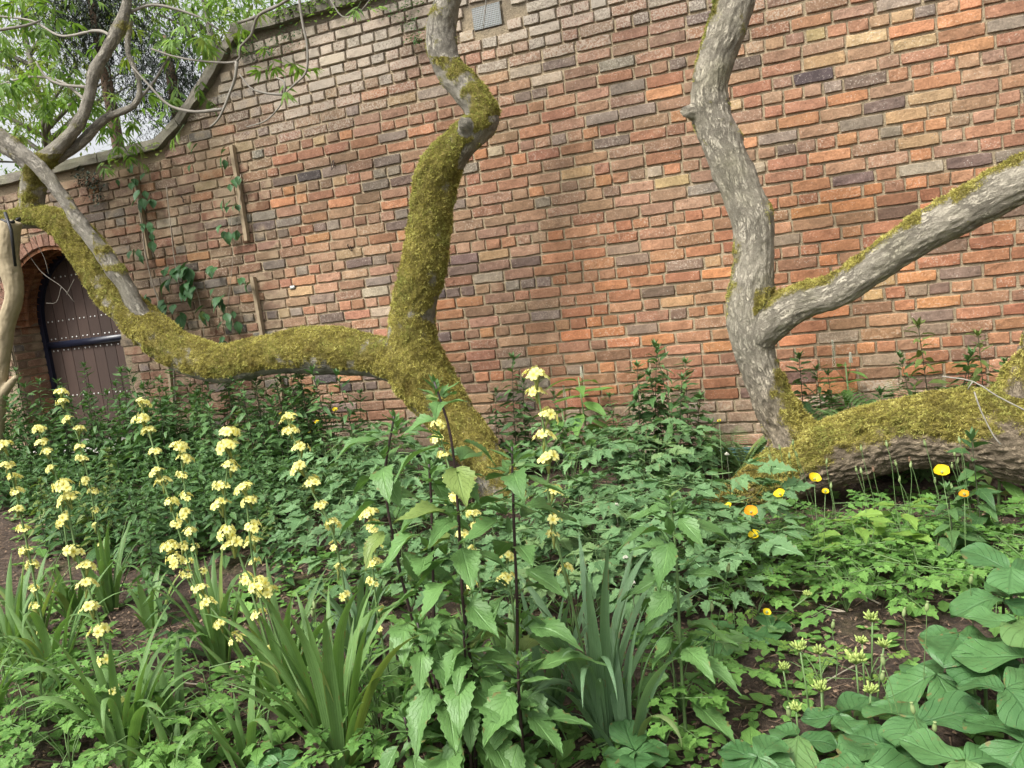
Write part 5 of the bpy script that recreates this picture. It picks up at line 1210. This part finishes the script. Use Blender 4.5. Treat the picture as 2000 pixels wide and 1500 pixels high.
CAN = [(0, 60, 4.9, 10, .2, 50), (60, 60, 4.9, 12, .2, 40), (110, 110, 4.8, 10, .2, 40), (40, 170, 4.7, 14, .19, 45), (90, 200, 4.7, 12, .19, 40), (150, 180, 5.0, 12, .2, 40), (30, 220, 4.8, 10, .2, 40), (200, 240, 4.95, 9, .17, 40),
       (150, 20, 5.0, 12, .2, 50), (280, 40, 5.0, 10, .2, 45), (330, 80, 5.0, 9, .2, 40), (400, 20, 5.0, 10, .2, 45), (360, 150, 5.1, 5, .18, 35), (230, 170, 5.0, 7, .18, 30), (280, 230, 5.0, 6, .16, 30), (480, 0, 5.0, 7, .2, 30), (10, 0, 5.0, 8, .2, 40), (230, 260, 5.0, 5, .14, 30)]
twigs([[(225, 75, 4.65), (190, 60, 4.7), (120, 70, 4.75), (60, 40, 4.8), (-20, 30, 4.8)], [(172, 200, 4.6), (120, 160, 4.65), (60, 150, 4.7), (0, 165, 4.7)], [(170, 170, 4.6), (120, 165, 4.6), (90, 150, 4.6), (70, 120, 4.6)], [(240, 30, 4.7), (300, 10, 4.8), (380, 30, 4.9), (430, 60, 5.)],
       [(-10, 60, 4.6), (50, 50, 4.7), (80, 40, 4.8)], [(262, 205, 4.75), (300, 160, 4.85), (330, 110, 4.9)]], 'leafy canopy branches with fresh green sprays filling the upper left corner', .012, CAN, name='canopy_branches')
twigs([[(45, 480, 4.3), (80, 530, 4.3), (120, 560, 4.3), (145, 590, 4.3)], [(95, 535, 4.3), (85, 500, 4.3), (60, 460, 4.3)], [(120, 560, 4.3), (110, 590, 4.3), (90, 592, 4.3)], [(130, 575, 4.3), (145, 545, 4.3)], [(60, 465, 4.3), (40, 462, 4.3)]], 'fine bare twigs hanging in front of the arched door', .0025)
# conifer and broadleaf trees beyond the wall
def conifer(px, py, Y, Wd, Hh, n, label):
    c = at(px, py, Y); t = thing('conifer_tree', label, 'tree', (c.x, Y, 0)); g = Geo(); tube(g, [(0, 0, 0, .10), (0, 0, c.z, .06), (0, 0, c.z+Hh*.6, .02)], 8, .3); link('trunk', g.mesh('trunk', M_litter), t)
    g = Geo()
    for q in range(n):
        u = rng.normal(0, .42, 3); base_ = Vector((u[0]*Wd, u[1]*.8, c.z+u[2]*Hh)); L = rng.uniform(.15, .4); a = rng.uniform(0, 6.28); d = Vector((math.cos(a)*.8, math.sin(a)*.8, -rng.uniform(.3, 1.3))).normalized()
        tn = rng.uniform(0, 1)
        for k_ in range(14):
            f_ = k_/14; p = base_+d*L*f_; dd = (d*.6+Vector(rng.normal(0, .6, 3))).normalized()*.05; s = dd.cross(Vector((0, 0, 1))).normalized()*.006
            g.add([p-s, p+s, p+dd], [(0, 1, 2)], None, tn)
    tag(link('needles', g.mesh('needles', M_yew, smooth=False), t), kind='stuff')
conifer(185, 30, 7.5, .75, .75, 1300, 'dark conifer crown beyond the wall behind the thickest curved limb')
conifer(335, 150, 7.2, .55, .70, 900, 'dark drooping conifer beyond the wall beside the swooping coping')
def crown(px, py, Y, Wd, Hh, n, label):
    c = at(px, py, Y); t = thing('broadleaf_tree', label, 'tree', (c.x, Y, 0)); g = Geo(); tube(g, [(0, 0, 0, .12), (.1, 0, c.z*.6, .08), (0, 0, c.z+Hh*.5, .03)], 8, .3)
    for k_ in range(12):
        a = rng.uniform(0, 6.28); z0 = c.z*rng.uniform(.7, 1.1); tube(g, [(0, 0, z0, .04), (math.cos(a)*Wd*.4, math.sin(a)*.4, z0+.4, .025), (math.cos(a)*Wd, math.sin(a)*.8, z0+Hh*.6, .008)], 5, .3)
    link('trunk', g.mesh('trunk', M_twigD), t); g = Geo(); cl = rng.normal(0, .5, (40, 3))
    for q in range(n):
        k_ = cl[rng.integers(40)]; p = Vector(((k_[0]+rng.normal(0, .16))*Wd, (k_[1]+rng.normal(0, .2))*1.2, c.z+(k_[2]+rng.normal(0, .13))*Hh)); d = Vector(rng.normal(0, 1, 3)); d.z -= .4; d.normalize()
        g.put(leaf(1, .4, 2, 0, 1, .4, 1.3, .1, .2, .02, 0, .7, 1), TRS(p, frame_from(d), .10*rng.uniform(.6, 1.3)), rng.uniform(0, 1))
    tag(link('foliage', g.mesh('foliage', M_leafT), t), kind='stuff')
crown(60, 130, 8.5, 1.6, 1.1, 4200, 'pale green broadleaf tree beyond the low wall at the far left')
crown(400, 20, 9.5, 1.4, .8, 2600, 'light green broadleaf tree beyond the wall above the swooping coping')
crown(-100, 300, 7.5, .8, .6, 1200, 'low broadleaf tree beyond the wall at the left edge')

# ------------------------------------------------------------------ litter, sticks, seedlings
g = Geo()
for q in range(21000):
    y = 1.2+3.8*rng.random(); x = rng.uniform(-1.45*y+(-.2), .42*y+.3); z = gz(x, y)+.006
    a = rng.uniform(0, 6.28); L = rng.uniform(.006, .03) if rng.random() < .82 else rng.uniform(.03, .12); w = rng.uniform(.0008, .0022) if L > .02 else rng.uniform(.002, .006)
    d = Vector((math.cos(a), math.sin(a), rng.normal(0, .22)))*L; s = Vector((-math.sin(a), math.cos(a), rng.normal(0, .3)))*w; c = Vector((x, y, z+abs(rng.normal(0, .006))))
    g.add([c-d/2-s, c-d/2+s, c+d/2+s, c+d/2-s, c+Vector((0, 0, w*1.2))], [(0, 1, 4), (1, 2, 4), (2, 3, 4), (3, 0, 4)], None, min(1, abs(rng.normal(.1, .45))))
tag(link('leaf_litter', g.mesh('leaf_litter', M_litter, smooth=False)), 'dry brown chips, stalks and leaf litter scattered over the soil', 'litter', kind='stuff')
g = Geo(); sl_ = [leaf(1, .8, 3, 0, 1, .5, 1.8, .1, .2, .02, .1, .6, 1) for _ in range(3)]
for q in range(5200):
    y = 1.3+3.5*rng.random(); x = rng.uniform(-1.45*y, .42*y+.2)
    if noise.noise((x*1.9, y*1.9, 9)) < rng.uniform(-.35, .35): continue
    for k_ in range(3):
        a = rng.uniform(0, 6.28); pt = rng.uniform(0, .6); d = Vector((math.cos(a)*math.cos(pt), math.sin(a)*math.cos(pt), math.sin(pt))); g.put(sl_[k_], TRS(Vector((x, y, gz(x, y)+.012)), frame_from(d), rng.uniform(.014, .055)*(1 if rng.random() < .8 else 1.5)), rng.uniform(0, 1))
tag(link('seedlings', g.mesh('seedlings', M_leafP)), 'tiny green seedlings and ground cover over the soil', 'ground cover', kind='stuff')
def stick(P, r, label, mat=None, lift=.012):
    pts = [at_h(*q, lift) for q in P]; b = pts[0]; g = Geo(); tube(g, spline([(*(p-b), r*(1-.4*i/len(pts))) for i, p in enumerate(pts)], .03), 6, .9, wob=.12)
    o = link('fallen_stick', g.mesh('fallen_stick', mat or M_twig)); o.location = b; tag(o, label, 'stick', 'fallen sticks on the soil')
stick([(130, 1295), (190, 1305), (240, 1295), (290, 1270), (326, 1262)], .0055, 'pale bare stick lying on the soil by the bottom left corner clump')
stick([(1665, 1150), (1690, 1165), (1720, 1180)], .004, 'short pale stick on the soil below the poppy patch')
stick([(1610, 1160), (1570, 1155), (1535, 1152)], .003, 'thin straight straw on the soil right of the baneberry')
stick([(1610, 1190), (1650, 1195), (1600, 1180)], .003, 'bent straw near the slanting seed head stalk')
stick([(1690, 1290), (1650, 1310), (1590, 1345)], .0025, 'thin twig between the yellow green seed heads')
stick([(330, 1330), (400, 1340), (430, 1360)], .003, 'thin twig on soil in front of the twin spiked clump')
stick([(1160, 1230), (1200, 1225), (1265, 1215)], .003, 'dark twig in the shade under the baneberry mound', M_litter)
def free_twig(rows, label, r):
    b = at(*rows[0][0]); g = Geo()
    for P in rows: tube(g, spline([(*(at(*q)-b), r) for q in P], .03), 5, .9, wob=.1)
    o = link('dead_twig', g.mesh('dead_twig', M_twigD)); o.location = b; tag(o, label, 'twig', 'dead twigs on the lying trunk')
free_twig([[(1840, 735, 3.85), (1900, 745, 3.82), (1950, 775, 3.8), (2010, 805, 3.78)], [(1900, 745, 3.82), (1890, 760, 3.82)]], 'dead pale twig resting on the lying trunk, slanting to the right edge', .0032)
free_twig([[(1903, 765, 3.78), (1915, 800, 3.77), (1940, 850, 3.75), (1955, 868, 3.74)]], 'dead pale twig hanging down over the mossy lying trunk', .003)

# ------------------------------------------------------------------ give look-alikes their own place in words
LM = [(60, 860, 'the left door jamb'), (150, 840, 'the arched door'), (230, 850, 'the door sill'), (290, 880, 'the brick pier'), (360, 860, 'the lowest batten'), (430, 850, 'the hanging mossy branch'), (520, 850, 'the two tiny poppies'), (600, 870, 'the pale bricks'), (680, 870, 'the poppy nearest the trunk'), (740, 900, 'the mossy trunk'),
      (30, 960, 'the left edge spike'), (110, 940, 'the short door spike'), (190, 930, 'the tallest door spike'), (290, 930, 'the twin spiked clump'), (360, 960, 'the second twin spike'), (450, 940, 'the fullest yellow clump'), (590, 950, 'the single tall spike'), (690, 980, 'the leaning dark stem'),
      (60, 1060, 'the left edge soil'), (140, 1050, 'the corner clump spike'), (240, 1040, 'the fan before the door'), (340, 1060, 'the bending spike'), (440, 1060, 'the low clump flowers'), (540, 1060, 'the open soil patch'), (640, 1080, 'the bluish sword leaves'), (760, 1060, 'the dark stems'), (860, 1080, 'the tallest dark stem'),
      (930, 1000, 'the mossy trunk foot'), (1000, 1080, 'the rightmost dark stem'), (1080, 1050, 'the lone yellow spike'), (1150, 980, 'the white spiked plant'), (1200, 1060, 'the upper white tuft'), (1230, 1160, 'the lower white tuft'), (1300, 980, 'the leafy wall group'), (1320, 1120, 'the solitary green stem'), (1400, 1010, 'the teal board'),
      (1424, 1040, 'the smallest left poppy'), (1470, 1060, 'the orange poppy'), (1530, 1050, 'the yellow root poppy'), (1600, 1060, 'the topmost left poppy'), (1690, 1050, 'the log hollow'), (1700, 1150, 'the lime leaf plants'), (1770, 1060, 'the thin log pods'), (1840, 1050, 'the widest poppy'), (1890, 1110, 'the dark stem pair'), (1960, 1080, 'the right edge pokeweed'), (1980, 1160, 'the right edge round leaves'), (1550, 1170, 'the slanting seed head'),
      (40, 1380, 'the left edge sword leaves'), (120, 1440, 'the bottom left fan'), (220, 1460, 'the bottom corner clump'), (740, 1430, 'the big green fan'), (960, 1420, 'the low broad shoots'), (1280, 1390, 'the broad sword leaf pair'), (1380, 1370, 'the paddle leaved rosette'), (1840, 1150, 'the highest round leaf plant')]
SHORT = [('dark green leafy stem', 'leafy stem'), ('bluish green lobed leaf plant', 'lobed bluish plant'), ('fresh green divided leaf', 'fresh divided leaf plant'), ('bright divided leaf', 'bright divided leaf plant'), ('feathery lime green', 'feathery lime plant'), ('lime green divided leaf seedling', 'lime seedling'), ('thin green poppy pod', 'thin poppy pod')]
byl = {}; seen = {}
for o in list(C.objects):
    if o.parent is None and o.get('group') and o.get('category'): byl.setdefault(o['label'], []).append(o)
ORD = ['first', 'second', 'third', 'fourth', 'fifth', 'sixth', 'seventh', 'eighth', 'ninth', 'tenth', 'eleventh', 'twelfth', 'thirteenth', 'fourteenth', 'fifteenth', 'sixteenth', 'seventeenth', 'eighteenth', 'nineteenth', 'twentieth', 'twenty-first', 'twenty-second']
for lab, os_ in byl.items():
    if len(os_) < 2: continue
    head = next((b for a, b in SHORT if lab.startswith(a)), ' '.join(lab.split(' ')[:3]))
    for o in os_:
        px, py = proj(o.location); j = min(LM, key=lambda l: (l[0]-px)**2+3*(l[1]-py)**2)
        side = ('left of ' if px < j[0] else 'right of ') if abs(px-j[0]) > 1.2*abs(py-j[1]) else ('beyond ' if py < j[1] else 'in front of ')
        seen.setdefault(head+' '+side+j[2], []).append((px, o))
for l2, o2 in seen.items():
    o2.sort(key=lambda q: q[0])
    for n, (q, o) in enumerate(o2): o['label'] = l2 if len(o2) == 1 else l2+', '+ORD[min(n, 21)]+' from left'
